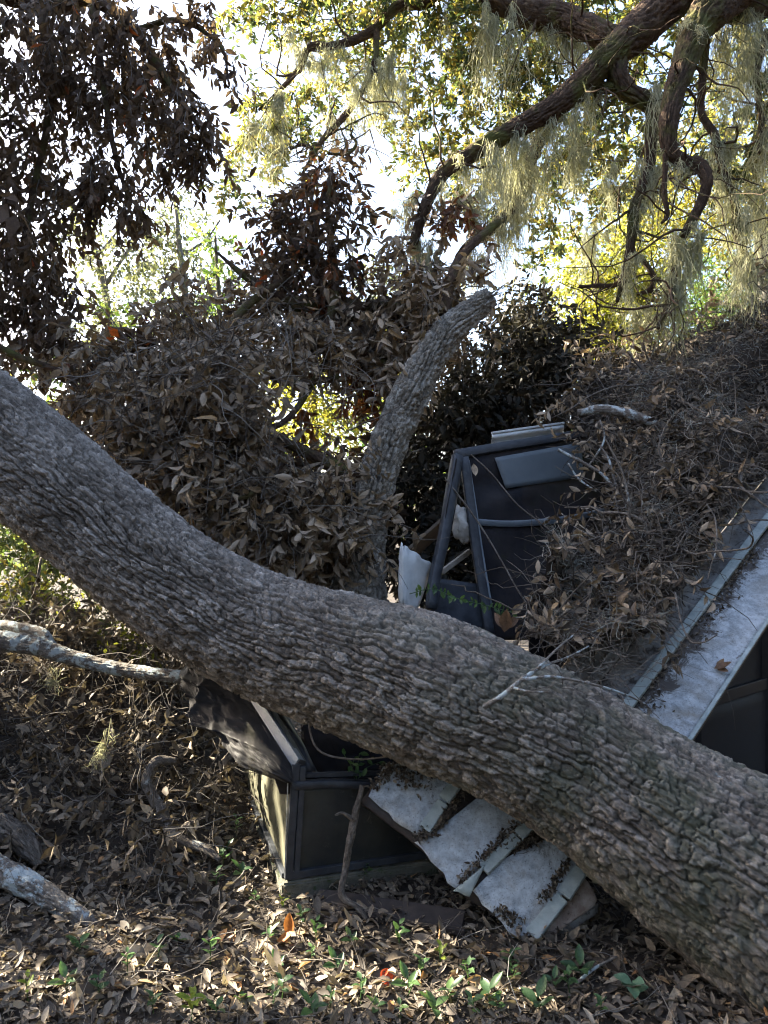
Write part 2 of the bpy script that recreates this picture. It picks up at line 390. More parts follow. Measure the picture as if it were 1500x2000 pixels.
def bark_mat(name, stops, lichen=(.42, .45, .42), lich_amt=.64, moss=None, rough=.9, scale=1.0, base_algae=None):
    m, nt, b = new_mat(name); N_ = nt.nodes; Lk = nt.links
    n1 = noise_tex(nt, 5 * scale, 8, .65); n3 = noise_tex(nt, 9 * scale, 10, .75, dist=.4)
    cv = N_.new('ShaderNodeCombineXYZ'); Lk.new(attr(nt, 'bs'), cv.inputs[0]); mc = N_.new('ShaderNodeMath'); mc.operation = 'MULTIPLY'; mc.inputs[1].default_value = 3.2; Lk.new(attr(nt, 'bc'), mc.inputs[0]); Lk.new(mc.outputs[0], cv.inputs[1])
    n2 = N_.new('ShaderNodeTexNoise'); n2.inputs['Scale'].default_value = 36 * scale; n2.inputs['Detail'].default_value = 8; n2.inputs['Roughness'].default_value = .75; Lk.new(cv.outputs[0], n2.inputs['Vector'])
    n5 = noise_tex(nt, 95 * scale, 4, .7)
    r1 = ramp(nt, stops); a = N_.new('ShaderNodeMath'); a.operation = 'MULTIPLY_ADD'; a.inputs[1].default_value = .45
    Lk.new(attr(nt, 'rnd'), a.inputs[0]); s_ = N_.new('ShaderNodeMath'); s_.operation = 'MULTIPLY'; s_.inputs[1].default_value = .6
    Lk.new(n1.outputs[0], s_.inputs[0]); Lk.new(s_.outputs[0], a.inputs[2]); Lk.new(a.outputs[0], r1.inputs[0])
    fine = ramp(nt, [(.34, (.42, .41, .40)), (.50, (.95, .94, .93)), (.66, (1.65, 1.62, 1.58))]); Lk.new(n2.outputs[0], fine.inputs[0])
    c = mixc(nt, 1.0, r1.outputs[0], fine.outputs[0], 'MULTIPLY')
    f5 = ramp(nt, [(.35, (.75, .75, .75)), (.65, (1.2, 1.2, 1.2))]); Lk.new(n5.outputs[0], f5.inputs[0]); c = mixc(nt, 1.0, c, f5.outputs[0], 'MULTIPLY')
    lr = ramp(nt, [(lich_amt, (0, 0, 0)), (lich_amt + .05, (.85, .85, .85))]); Lk.new(n3.outputs[0], lr.inputs[0])
    c = mixc(nt, lr.outputs[0], c, lichen)
    if moss:
        n4 = noise_tex(nt, 3.1 * scale, 8, .7); mr = ramp(nt, [(.5, (0, 0, 0)), (.66, (.8, .8, .8))]); Lk.new(n4.outputs[0], mr.inputs[0])
        c = mixc(nt, mr.outputs[0], c, moss)
    if base_algae:       # green film near the root end
        mp = N_.new('ShaderNodeMapRange'); mp.inputs[1].default_value = base_algae[0]; mp.inputs[2].default_value = base_algae[1]; Lk.new(attr(nt, 'bs'), mp.inputs[0])
        mm = N_.new('ShaderNodeMath'); mm.operation = 'MULTIPLY'; Lk.new(mp.outputs[0], mm.inputs[0]); nr = ramp(nt, [(.42, (0, 0, 0)), (.6, (.75, .75, .75))]); Lk.new(n1.outputs[0], nr.inputs[0]); Lk.new(nr.outputs[0], mm.inputs[1])
        c = mixc(nt, mm.outputs[0], c, (.075, .085, .055))
    Lk.new(c, b.inputs['Base Color']); b.inputs['Roughness'].default_value = rough; b.inputs['Specular IOR Level'].default_value = .2
    bump(nt, b, n2.outputs[0], .9, .010)
    return m
def leaf_mat(name, stops, back=None, trans=.35, tcol=1.6, rough=.55, spec=.3, spots=True):
    "leaf: random tone per leaf, paler underside, light shining through"
    m, nt, b = new_mat(name)
    oi = nt.nodes.new('ShaderNodeObjectInfo'); ad = nt.nodes.new('ShaderNodeMath'); ad.operation = 'ADD'
    nt.links.new(attr(nt, 'rnd'), ad.inputs[0]); nt.links.new(oi.outputs['Random'], ad.inputs[1])
    fr = nt.nodes.new('ShaderNodeMath'); fr.operation = 'FRACT'; nt.links.new(ad.outputs[0], fr.inputs[0])
    r = ramp(nt, stops); nt.links.new(fr.outputs[0], r.inputs[0]); c = r.outputs[0]
    if spots:
        n = noise_tex(nt, 55, 4, .7); rr = ramp(nt, [(.32, (.6, .58, .55)), (.65, (1.12, 1.1, 1.06))]); nt.links.new(n.outputs[0], rr.inputs[0])
        c = mixc(nt, 1.0, c, rr.outputs[0], 'MULTIPLY')
    if back:
        g = nt.nodes.new('ShaderNodeNewGeometry'); bc = mixc(nt, .75, c, back); c2 = mixc(nt, g.outputs['Backfacing'], c, bc)
    else: c2 = c
    nt.links.new(c2, b.inputs['Base Color']); b.inputs['Roughness'].default_value = rough; b.inputs['Specular IOR Level'].default_value = spec
    if trans > 0:
        t = nt.nodes.new('ShaderNodeBsdfTranslucent'); tc = mixc(nt, 1.0, c, (tcol, tcol, tcol * .7), 'MULTIPLY'); nt.links.new(tc, t.inputs[0])
        ms = nt.nodes.new('ShaderNodeMixShader'); ms.inputs[0].default_value = trans
        nt.links.new(b.outputs[0], ms.inputs[1]); nt.links.new(t.outputs[0], ms.inputs[2])
        nt.links.new(ms.outputs[0], nt.nodes['Material Output'].inputs[0])
    return m
def plain(name, c1, c2, scale=8, rough=.6, metal=0., spec=.4, bmp=.2, bscale=None, detail=8, c3=None, t3=.62):
    m, nt, b = new_mat(name)
    n = noise_tex(nt, scale, detail, .65); r = ramp(nt, [(.33, c1), (.68, c2)]); nt.links.new(n.outputs[0], r.inputs[0]); c = r.outputs[0]
    if c3:
        n3 = noise_tex(nt, scale * 2.3, 12, .8, dist=.6); r3 = ramp(nt, [(t3, (0, 0, 0)), (t3 + .07, (1, 1, 1))]); nt.links.new(n3.outputs[0], r3.inputs[0]); c = mixc(nt, r3.outputs[0], c, c3)
    nt.links.new(c, b.inputs['Base Color']); b.inputs['Roughness'].default_value = rough; b.inputs['Metallic'].default_value = metal; b.inputs['Specular IOR Level'].default_value = spec
    if bmp:
        nb = noise_tex(nt, bscale or scale * 6, 6, .7); bump(nt, b, nb.outputs[0], bmp, .004)
    return m

M = {}
M['bark'] = bark_mat('fallen_bark', [(.15, (.065, .056, .048)), (.42, (.165, .145, .125)), (.62, (.30, .272, .243)), (.82, (.48, .45, .415))], lichen=(.44, .48, .47), lich_amt=.635, base_algae=(2.7, 3.9))
M['bark_lean'] = bark_mat('leaning_bark', [(.15, (.11, .096, .080)), (.45, (.25, .225, .19)), (.8, (.46, .425, .37))], lichen=(.50, .51, .47), lich_amt=.59)
M['bark_oak'] = bark_mat('oak_bark', [(.15, (.030, .020, .014)), (.5, (.074, .048, .033)), (.85, (.14, .095, .062))], lichen=(.25, .25, .14), lich_amt=.64, moss=(.11, .12, .03))
M['bark_dead'] = bark_mat('dead_branch_bark', [(.15, (.07, .058, .048)), (.5, (.15, .13, .11)), (.85, (.26, .235, .21))], lichen=(.42, .45, .44), lich_amt=.60)
M['bark_lichen'] = bark_mat('lichen_bark', [(.15, (.09, .078, .066)), (.5, (.19, .17, .15)), (.85, (.30, .28, .25))], lichen=(.50, .58, .60), lich_amt=.50, scale=1.5)
M['bark_far'] = bark_mat('distant_bark', [(.2, (.10, .09, .075)), (.8, (.24, .22, .19))], lich_amt=.75)
M['twig'] = leaf_mat('dead_twig', [(0, (.06, .050, .042)), (.5, (.13, .112, .095)), (.85, (.22, .20, .175)), (1, (.32, .30, .27))], trans=0, rough=.85, spec=.2, spots=False)
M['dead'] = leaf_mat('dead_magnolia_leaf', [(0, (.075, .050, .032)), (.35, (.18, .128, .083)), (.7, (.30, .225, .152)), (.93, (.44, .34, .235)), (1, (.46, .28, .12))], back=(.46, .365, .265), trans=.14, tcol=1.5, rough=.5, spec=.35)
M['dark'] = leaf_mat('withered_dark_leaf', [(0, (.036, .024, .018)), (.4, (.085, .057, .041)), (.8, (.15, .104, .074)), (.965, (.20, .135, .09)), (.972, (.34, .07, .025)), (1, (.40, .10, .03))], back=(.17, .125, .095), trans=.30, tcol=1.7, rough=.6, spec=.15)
M['rust'] = leaf_mat('rust_red_leaf', [(0, (.09, .045, .028)), (.5, (.20, .08, .038)), (1, (.32, .13, .05))], trans=.3, tcol=1.4)
M['oakleaf'] = leaf_mat('oak_leaf', [(0, (.032, .048, .022)), (.4, (.070, .092, .032)), (.8, (.14, .14, .038)), (1, (.22, .17, .045))], trans=.48, tcol=2.2, rough=.4, spec=.4)
M['goldleaf'] = leaf_mat('golden_oak_leaf', [(0, (.09, .11, .02)), (.5, (.16, .17, .03)), (1, (.26, .22, .045))], trans=.5, tcol=2.2, rough=.45)
M['greenleaf'] = leaf_mat('bright_green_leaf', [(0, (.05, .10, .025)), (.5, (.085, .145, .035)), (1, (.14, .19, .05))], trans=.45, tcol=1.9)
M['paleleaf'] = leaf_mat('pale_far_leaf', [(0, (.075, .095, .06)), (.5, (.115, .135, .08)), (1, (.17, .18, .10))], trans=.4, tcol=1.5)
M['evergreen'] = leaf_mat('evergreen_leaf', [(0, (.018, .020, .017)), (.5, (.040, .040, .033)), (1, (.075, .068, .055))], back=(.09, .075, .06), trans=.12, rough=.5, spec=.25)
M['moss'] = leaf_mat('spanish_moss_strand', [(0, (.25, .25, .185)), (.5, (.38, .375, .285)), (1, (.52, .51, .41))], trans=.45, tcol=1.5, rough=.9, spec=.05, spots=False)
M['mould'] = leaf_mat('mouldering_leaf', [(0, (.034, .027, .021)), (.4, (.085, .068, .053)), (.75, (.155, .128, .10)), (.95, (.27, .225, .175)), (1, (.35, .29, .22))], back=(.22, .18, .135), trans=.08, rough=.7, spec=.2)
M['mossgrey'] = leaf_mat('fallen_grey_moss', [(0, (.16, .165, .15)), (1, (.34, .35, .32))], trans=.1, rough=.9, spec=.05, spots=False)
M['litter'] = leaf_mat('leaf_litter', [(0, (.048, .038, .030)), (.35, (.13, .106, .082)), (.68, (.24, .20, .155)), (.90, (.40, .335, .255)), (.97, (.37, .25, .14)), (1, (.40, .20, .08))], back=(.29, .25, .205), trans=.12, rough=.6)
M['seed'] = leaf_mat('seedling_leaf', [(0, (.045, .095, .045)), (.5, (.075, .15, .06)), (1, (.12, .21, .07))], back=(.14, .20, .13), trans=.4, tcol=1.8, rough=.4, spec=.4)
M['seedlime'] = leaf_mat('lime_seedling_leaf', [(0, (.16, .24, .04)), (1, (.28, .34, .06))], trans=.45, tcol=1.8, rough=.4)
M['seedblue'] = leaf_mat('blue_green_seedling_leaf', [(0, (.10, .19, .13)), (1, (.16, .28, .19))], trans=.3, rough=.4)
M['soil'] = plain('forest_soil', (.020, .015, .011), (.060, .046, .034), 7, .95, bmp=.8, bscale=40, c3=(.10, .085, .065), t3=.60)
M['roof'] = plain('weathered_white_roof', (.30, .34, .37), (.52, .57, .60), 16, .55, spec=.4, bmp=.25, bscale=120, detail=12, c3=(.15, .13, .11), t3=.615)
def metal_mat(name, c1, c2, stain, dirt, t_st=.5, t_dirt=.6, rough=.55):
    m, nt, b = new_mat(name)
    n = noise_tex(nt, 22, 12, .75, dist=.3); r = ramp(nt, [(.34, c1), (.62, c2)]); nt.links.new(n.outputs[0], r.inputs[0]); c = r.outputs[0]
    n2 = noise_tex(nt, 4.5, 8, .7, dist=.8); r2 = ramp(nt, [(t_st, (0, 0, 0)), (t_st + .22, (.7, .7, .7))]); nt.links.new(n2.outputs[0], r2.inputs[0]); c = mixc(nt, r2.outputs[0], c, stain)
    n3 = noise_tex(nt, 9, 14, .85, dist=.7); dm = nt.nodes.new('ShaderNodeMath'); dm.operation = 'MULTIPLY_ADD'; dm.inputs[1].default_value = .17; nt.links.new(attr(nt, 'dirt'), dm.inputs[0]); nt.links.new(n3.outputs[0], dm.inputs[2]); r3 = ramp(nt, [(t_dirt, (0, 0, 0)), (t_dirt + .05, (.95, .95, .95))]); nt.links.new(dm.outputs[0], r3.inputs[0]); c = mixc(nt, r3.outputs[0], c, dirt)
    n4 = noise_tex(nt, 160, 6, .8); r4 = ramp(nt, [(.56, (0, 0, 0)), (.64, (.8, .8, .8))]); nt.links.new(n4.outputs[0], r4.inputs[0]); c = mixc(nt, r4.outputs[0], c, dirt)
    nt.links.new(c, b.inputs['Base Color']); b.inputs['Roughness'].default_value = rough; b.inputs['Specular IOR Level'].default_value = .35
    bump(nt, b, n.outputs[0], .25, .004); return m
M['roof'] = metal_mat('weathered_white_roof', (.22, .25, .27), (.56, .61, .64), (.24, .20, .14), (.050, .038, .029), .50, .58)
M['roof2'] = metal_mat('weathered_roof_edge_panel', (.20, .225, .24), (.54, .575, .60), (.22, .185, .135), (.060, .046, .036), .47, .575)
M['roofdirt'] = plain('dirty_roof', (.12, .105, .09), (.36, .36, .35), 9, .8, spec=.2, bmp=.4, bscale=60, c3=(.055, .045, .038), t3=.52)
M['rib'] = plain('roof_rib_grey', (.24, .29, .28), (.42, .47, .45), 18, .55, spec=.4, bmp=.2, bscale=80, c3=(.13, .115, .095), t3=.62)
M['rusty'] = plain('rusty_panel', (.14, .075, .045), (.40, .34, .29), 13, .8, bmp=.4, c3=(.07, .045, .03), t3=.56)
M['bronze'] = plain('dark_bronze_frame', (.022, .026, .034), (.056, .062, .072), 14, .5, spec=.4, bmp=.15, detail=12, c3=(.14, .13, .11), t3=.62)
M['greyrail'] = plain('slate_grey_frame', (.13, .155, .18), (.20, .23, .255), 12, .4, spec=.5, bmp=.06, c3=(.09, .085, .08), t3=.68)
M['kick'] = plain('kick_panel', (.016, .020, .023), (.050, .052, .044), 6, .5, spec=.4, bmp=.15, detail=12, c3=(.11, .105, .085), t3=.60)
M['white'] = plain('white_aluminium', (.55, .57, .56), (.72, .74, .73), 14, .5, bmp=.12, c3=(.25, .22, .18), t3=.63)
M['concrete'] = plain('mossy_concrete', (.075, .075, .055), (.22, .205, .165), 11, .95, bmp=1.0, bscale=60, detail=12, c3=(.055, .075, .03), t3=.53)
M['foam'] = plain('white_foam', (.45, .41, .36), (.75, .72, .67), 12, .9, bmp=.6, bscale=40)
M['board'] = plain('dark_wet_board', (.022, .018, .018), (.065, .052, .045), 9, .6, bmp=.5, bscale=30, c3=(.22, .15, .09), t3=.66)
M['plank'] = plain('brown_plank', (.09, .065, .045), (.19, .145, .10), 9, .8, bmp=.4)
M['fascia'] = plain('fascia_brown', (.045, .035, .028), (.09, .07, .055), 9, .8, bmp=.4)
M['cut'] = plain('raw_wood', (.30, .12, .06), (.45, .22, .12), 18, .85, bmp=.5)
def screen_mat(name, col, col2, alpha):
    m, nt, b = new_mat(name)
    n = noise_tex(nt, 3.2, 8, .65); r = ramp(nt, [(.38, col), (.66, col2)]); nt.links.new(n.outputs[0], r.inputs[0]); nt.links.new(r.outputs[0], b.inputs['Base Color'])
    b.inputs['Roughness'].default_value = .6; b.inputs['Specular IOR Level'].default_value = .15; b.inputs['Sheen Weight'].default_value = .1
    t = nt.nodes.new('ShaderNodeBsdfTransparent'); ms = nt.nodes.new('ShaderNodeMixShader'); ms.inputs[0].default_value = alpha
    nt.links.new(t.outputs[0], ms.inputs[1]); nt.links.new(b.outputs[0], ms.inputs[2]); nt.links.new(ms.outputs[0], nt.nodes['Material Output'].inputs[0])
    return m
M['screen'] = screen_mat('black_insect_screen', (.010, .010, .014), (.034, .029, .029), .95)
M['torn'] = screen_mat('torn_insect_screen', (.012, .011, .012), (.028, .024, .023), .96)

# ------------------------------------------------------------------ ground
def ground_h(x, y):
    h = .72 * np.exp(-(((x + 2.15) / 1.15) ** 2 + ((y - 4.75) / 1.15) ** 2))
    h = h + .45 * np.exp(-(((x + 3.6) / 1.2) ** 2 + ((y - 3.6) / 1.3) ** 2))
    h = h + .05 * fbm(x * .9, y * .9, 3, 3) * np.clip(np.hypot(x, y - 1) / 3, .3, 1) + .018 * fbm(x * 5, y * 5, 4, 3)
    h = h - .15 * sstep(7, 14, y) + .5 * fbm(x * .06, y * .06, 8, 2) * sstep(8, 30, np.hypot(x, y))
    return h
def ring_axis(near, far, d0, grow):
    a = [near]
    d = d0
    while a[-1] < far: a.append(a[-1] + d); d *= (1 if a[-1] < 5 else grow)
    return np.array(a)
ya = ring_axis(0, 160, .07, 1.16); ya = np.concatenate([-ring_axis(.3, 40, .3, 1.4)[::-1], ya]); xa = ring_axis(0, 120, .08, 1.16); xa = np.concatenate([-xa[:0:-1], xa])
GX, GY = np.meshgrid(xa, ya); GZ = ground_h(GX, GY)
nx = len(xa); gi = (np.arange(len(ya) - 1)[:, None] * nx + np.arange(nx - 1)[None]).ravel()
floor = obj('forest_floor', mesh_np('forest_floor', np.stack([GX, GY, GZ], -1).reshape(-1, 3), [np.stack([gi, gi + 1, gi + nx + 1, gi + nx], 1)], smooth=True), M['soil'])
tag(floor, 'dark forest soil under the leaf litter', kind='structure')

# ------------------------------------------------------------------ fallen trunk
def path_px(rows):
    "rows px, py, depth, half width in pixels -> x y z radius"
    return [np.append(P(a, b, Y), w / FPX * Y) for a, b, Y, w in rows]
fallen = empty('fallen_oak', 'massive rough grey trunk lying diagonally across the crushed screen porch', 'fallen tree')
trunk_rows = [(-220, 685, 3.98, 105), (-100, 780, 3.82, 108), (0, 865, 3.70, 111), (100, 945, 3.60, 110), (200, 1030, 3.52, 108), (330, 1135, 3.42, 108), (450, 1208, 3.33, 112), (560, 1256, 3.24, 121), (700, 1302, 3.10, 132),
              (850, 1352, 2.96, 144), (1000, 1420, 2.84, 142), (1150, 1508, 2.74, 146), (1300, 1612, 2.62, 166), (1450, 1706, 2.52, 192), (1600, 1800, 2.44, 235), (1690, 1850, 2.40, 280)]
trunk = bark_tube('trunk', path_px(trunk_rows), M['bark'], fallen, ds=.0047, nfront=232, nback=18, amp=.0165, cell=1.0, seed=3, lump=.028, ref=(0, -1, .3),
                  knots=[(2.3, .35, .10, .012), (1.5, .5, .07, .012)])
# torn reddish wood at the left end, where a limb broke away
bm = bmesh.new(); bmesh.ops.create_icosphere(bm, subdivisions=4, radius=1)
sc_c = P(-4, 938, 3.43)
for v in bm.verts:
    k = 1 + .25 * fbm(np.array([v.co.x * 2]), np.array([v.co.z * 3 + v.co.y]), 4, 3)[0]
    v.co = Vector((v.co.x * .07 * k, v.co.y * .035 * k, v.co.z * .028 * k))
    v.co = Matrix.Rotation(.5, 3, 'Y') @ v.co + Vector(sc_c)
bm_obj('broken_limb_scar', bm, M['cut'], fallen, True)

# ------------------------------------------------------------------ leaning tree
lean = empty('leaning_tree', 'pale leaning tree trunk with broken top behind the fallen trunk', 'tree')
bark_tube('trunk', path_px([(700, 1190, 4.35, 56), (708, 1080, 4.4, 43), (724, 980, 4.45, 36), (754, 880, 4.5, 33), (792, 790, 4.55, 34), (836, 705, 4.6, 31), (880, 645, 4.65, 28), (925, 605, 4.7, 22), (958, 580, 4.72, 15)]),
          M['bark_lean'], lean, ds=.008, nfront=70, nback=20, amp=.022, cell=.9, seed=11, lump=.12, knots=[(1.3, 0.3, .08, .03)])
for k_ in range(9):
    a0 = P(950 + (k_ * 37 % 23) - 11, 583 + (k_ * 53 % 19) - 9, 4.68 + .012 * (k_ % 4)); dv = np.array([.05 + .015 * (k_ % 3), .01, .035 + .012 * ((k_ * 7) % 4)]) * (1.1 + .3 * (k_ % 4))
    beam('splinter', a0 - dv * .6, a0 + dv, .016 + .004 * (k_ % 3), .012, M['bark_lean'], lean, bev=0, taper=.15)
for rows, sd in (([(868, 655, 4.65, 14), (872, 590, 4.7, 11), (890, 520, 4.8, 9), (930, 470, 4.95, 8), (985, 425, 5.1, 6)], 12),
                 ([(790, 775, 4.8, 9), (740, 690, 5.0, 9), (700, 625, 5.1, 10), (640, 600, 5.1, 14), (560, 590, 5.1, 13), (480, 540, 5.1, 7), (420, 490, 5.2, 1.5)], 13),
                 ([(720, 935, 4.45, 16), (660, 915, 4.4, 14), (600, 885, 4.4, 11), (540, 860, 4.5, 8), (450, 850, 4.6, 5)], 14),
                 ([(860, 660, 4.8, 14), (815, 612, 5.0, 15), (750, 600, 5.1, 13), (690, 598, 5.1, 11), (630, 560, 5.2, 8)], 15),
                 ([(712, 958, 4.42, 9), (670, 956, 4.4, 8), (625, 957, 4.4, 7)], 16),
                 ([(660, 735, 4.7, 5), (620, 745, 4.65, 6), (570, 748, 4.6, 7), (530, 735, 4.6, 8)], 17)):
    bark_tube('branch', path_px(rows), M['bark_oak'], lean, ds=.014, nfront=22, nback=8, amp=.007, cell=.7, seed=sd, lump=.10)

# ------------------------------------------------------------------ crushed enclosure, front corner under the trunk
C0 = np.array([-.372, 2.985, 0]); DL = np.array([-.32, .947, 0]); DF = np.array([.952, .306, 0]); UPV = np.array([0, 0, 1.0])
NL = np.array([-.947, -.32, 0]); NF = np.array([.306, -.952, 0])
curb = empty('concrete_curb', 'mossy concrete curb under the crushed dark porch corner', 'curb')
def ext(poly, z0, z1, name, mat, parent, amp=.004):
    bm = bmesh.new(); lo = [bm.verts.new((x, y, z0)) for x, y in poly]; hi = [bm.verts.new((x, y, z1)) for x, y in poly]; n = len(poly)
    bm.faces.new(lo[::-1]); bm.faces.new(hi)
    for i in range(n): bm.faces.new((lo[i], lo[(i + 1) % n], hi[(i + 1) % n], hi[i]))
    bmesh.ops.bevel(bm, geom=bm.edges[:], offset=.008, segments=2, affect='EDGES')
    bmesh.ops.triangulate(bm, faces=bm.faces[:]); bmesh.ops.subdivide_edges(bm, edges=bm.edges[:], cuts=3)
    for v in bm.verts: v.co += Vector((0, 0, 1)) * float(fbm(np.array([v.co.x * 9]), np.array([v.co.y * 9 + v.co.z * 9]), 3)[0] * amp) + Vector(NF) * float(fbm(np.array([v.co.x * 11 + 5]), np.array([v.co.z * 11]), 7)[0] * amp)
    return bm_obj(name, bm, mat, parent)
cc = C0 - DL * .02 - DF * .02
q0, q1, q2 = cc, cc + DF * 1.3, cc + DF * 1.3 + DL * .14
ext([tuple((C0 + DF * a + DL * b)[:2]) for a, b in ((-.03, -.03), (1.35, -.03), (1.35, .12), (-.03, .12))], -.1, .072, 'front_strip', M['concrete'], curb)
ext([tuple((C0 + DF * a + DL * b)[:2]) for a, b in ((-.03, .123), (.11, .123), (.11, 1.7), (-.03, 1.7))], -.1, .068, 'side_strip', M['concrete'], curb)
encl = empty('crushed_screen_porch', 'crushed dark bronze corner of screen porch under the fallen trunk', 'screen porch')
zb, zt = .078, .445
cb = C0 + UPV * zb; ct = C0 + UPV * zt + NF * -.0 + np.array([.012, 0, 0])
beam('corner_post', cb, ct + np.array([.016, .01, .075]), .030, .030, M['bronze'], encl, up=NF, bev=.003)
beam('corner_post_flange', cb + DF * .030 + NF * .004, ct + DF * .045 + NF * .004 + UPV * .065, .022, .02, M['bronze'], encl, up=NF, bev=.002)
fr_b1 = C0 + DF * .60 + UPV * .082; fr_t1 = C0 + DF * .60 + UPV * .395
beam('bottom_rail', cb + DF * .012 + UPV * .014, fr_b1 + UPV * .014, .030, .028, M['bronze'], encl, bev=.003)
polybeam('top_rail', [ct + DF * .0 - UPV * .004, ct + DF * .16 - UPV * .014 + NF * .003, ct + DF * .34 - UPV * .036 + NF * .008, fr_t1], .036, .030, M['bronze'], encl)
beam('top_rail_lip', ct + DF * .06 + UPV * .024 + DL * .012, fr_t1 + UPV * .034 + DL * .012, .02, .016, M['bronze'], encl, bev=.002)
kf = sheet('front_kick_panel', (ct + DF * .03 - UPV * .02 + DL * .006, fr_t1 + DL * .006, fr_b1 + DL * .006, cb + DF * .03 + DL * .006), 26, 16, M['kick'], encl,
           lambda u, v: NF * (.012 * np.sin(u * 3.1) * np.sin(v * 3.1) + .006 * fbm(u * 3, v * 3, 5, 2))[..., None], .004)
kl = sheet('side_kick_panel', (ct + DL * 1.35 - UPV * .06, ct - UPV * .01, cb + DL * .012, cb + DL * 1.35), 30, 14, plain('sun_lightened_algae_panel', (.085, .085, .055), (.17, .16, .105), 6, .6, bmp=.1, c3=(.06, .065, .035), t3=.6), encl,  # side panel colour lightened so its sun patch looks brighter
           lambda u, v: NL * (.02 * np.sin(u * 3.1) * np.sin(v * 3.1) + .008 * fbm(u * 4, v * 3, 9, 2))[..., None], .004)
beam('side_bottom_rail', cb + DL * .02 + NL * .006, cb + DL * 1.35 + NL * .006, .03, .026, M['bronze'], encl, bev=.003)
beam('chipped_edge', cb + NL * .0165 + NF * .0165 + UPV * .03, ct + NL * .0165 + NF * .0165 + UPV * .02, .0035, .0035, plain('chipped_paint', (.10, .10, .10), (.50, .49, .45), 45, .7, bmp=.3), encl, up=NF, bev=0)
# leaning frame members that once stood upright
p_lo = P(583, 1492, 2.99); p_hi = P(470, 1318, 3.42)
beam('leaning_grey_rail', p_lo, p_hi, .044, .030, M['greyrail'], encl, up=(-.5, -.8, .3), bev=.003)
beam('leaning_rail_edge', p_lo + np.array([.014, .005, .004]), p_hi + np.array([.030, .01, .012]), .018, .034, M['bronze'], encl, up=(-.5, -.8, .3), bev=.002)
polybeam('leaning_dark_rail', [P(602, 1508, 3.03), P(582, 1462, 3.13), P(548, 1408, 3.28), P(512, 1340, 3.45)], .05, .035, M['bronze'], encl, up=(-.5, -.8, .3))
beam('leaning_dark_rail', P(617, 1515, 3.10), P(540, 1365, 3.5), .02, .02, M['bronze'], encl, up=(-.5, -.8, .3), bev=.003)
beam('rail_stub', P(366, 1312, 3.62), P(386, 1290, 3.64), .05, .012, M['greyrail'], encl, up=(-.2, -.9, .3), bev=.002)
# torn insect screen hanging out of the side frame: rows from the rail side to the loose hem
TS_in = [(404, 1284, 3.62), (445, 1312, 3.52), (492, 1352, 3.36), (520, 1398, 3.24), (545, 1440, 3.13), (568, 1480, 3.04), (578, 1512, 3.0)]
TS_mid = [(380, 1292, 3.60), (410, 1340, 3.44), (446, 1388, 3.30), (480, 1428, 3.18), (508, 1462, 3.08), (538, 1492, 3.01), (572, 1518, 2.985)]
TS_out = [(364, 1302, 3.62), (360, 1340, 3.50), (372, 1390, 3.36), (418, 1436, 3.22), (458, 1478, 3.10), (508, 1512, 3.02), (566, 1528, 2.985)]
def lerp_rows(A, n): return catmull([P(*a) for a in A], n)[0]
na, nb = 90, 60
Ra, Rb, Rc = lerp_rows(TS_in, na), lerp_rows(TS_mid, na), lerp_rows(TS_out, na)
vv = np.linspace(0, 1, nb)[:, None, None]
X = Ra * (1 - vv) * (1 - 2 * vv) + 4 * (Rb) * vv * (1 - vv) - Rc * vv * (1 - 2 * vv)
uu, vg = np.meshgrid(np.linspace(0, 1, na), np.linspace(0, 1, nb))
X[:, :, 1] -= .05 * np.sin(vg * math.pi)
def crease(x, w): return np.exp(-np.abs(x) / w)
def cloth(u, v):
    a1 = u * 1.0 + .35 * v - .38; a2 = u - .25 * v - .10; a3 = u + .55 * v - .98; a4 = u - .6 * v - .02; a5 = u + .2 * v - .70
    d = .045 * crease(a1, .05) * (.3 + v) + .038 * crease(a2, .035) * (.3 + v) + .042 * crease(a3, .045) * v + .030 * crease(a4, .03) * v - .030 * crease(a5, .06) * v - .03 * crease(u - .52 + .3 * v, .04) * v
    return d + .020 * fbm(u * 7 + 2 * v, v * 5, 21, 3) + .007 * fbm(u * 26, v * 18, 23, 3) + .016 * np.sin(u * 21 + 2.5 * np.sin(v * 4)) * v ** 3
X = X + np.array([-.55, -.8, .15]) * cloth(uu, vg)[..., None]
i = (np.arange(nb - 1)[:, None] * na + np.arange(na - 1)[None]).ravel()
o = obj('torn_screen', mesh_np('torn_screen', X.reshape(-1, 3), [np.stack([i, i + 1, i + na + 1, i + na], 1)], smooth=True), M['torn'], encl)
o['label'] = 'torn black screen sagging out of the bent frame'
sheet('inner_shade_sheet', (P(590, 1400, 3.5), P(960, 1440, 3.35), P(940, 1660, 3.25), P(585, 1560, 3.12)), 40, 24, M['screen'], encl, lambda u, v: np.array([0, -1, .4]) * (.03 * fbm(u * 6, v * 4, 61, 3))[..., None], .004)  # dark sheet added to stand for shade in the gap
sheet('inner_shade_floor', (P(560, 1440, 4.2) * [1, 1, 0] + [0, 0, .09], np.array([1.0, 4.4, .09]), np.array([1.0, 3.45, .09]), np.array([-.25, 3.1, .09])), 6, 6, M['bronze'], encl, None, .01)  # dark floor added so the crushed inside reads as shaded
# second flap, small, over the lit corner
sheet('torn_screen_flap', (P(534, 1512, 2.99), P(574, 1524, 2.975), P(573, 1556, 2.985), P(548, 1548, 3.0)), 12, 10, M['torn'], encl, lambda u, v: NL * (.012 * np.sin(u * 7))[..., None], .002)

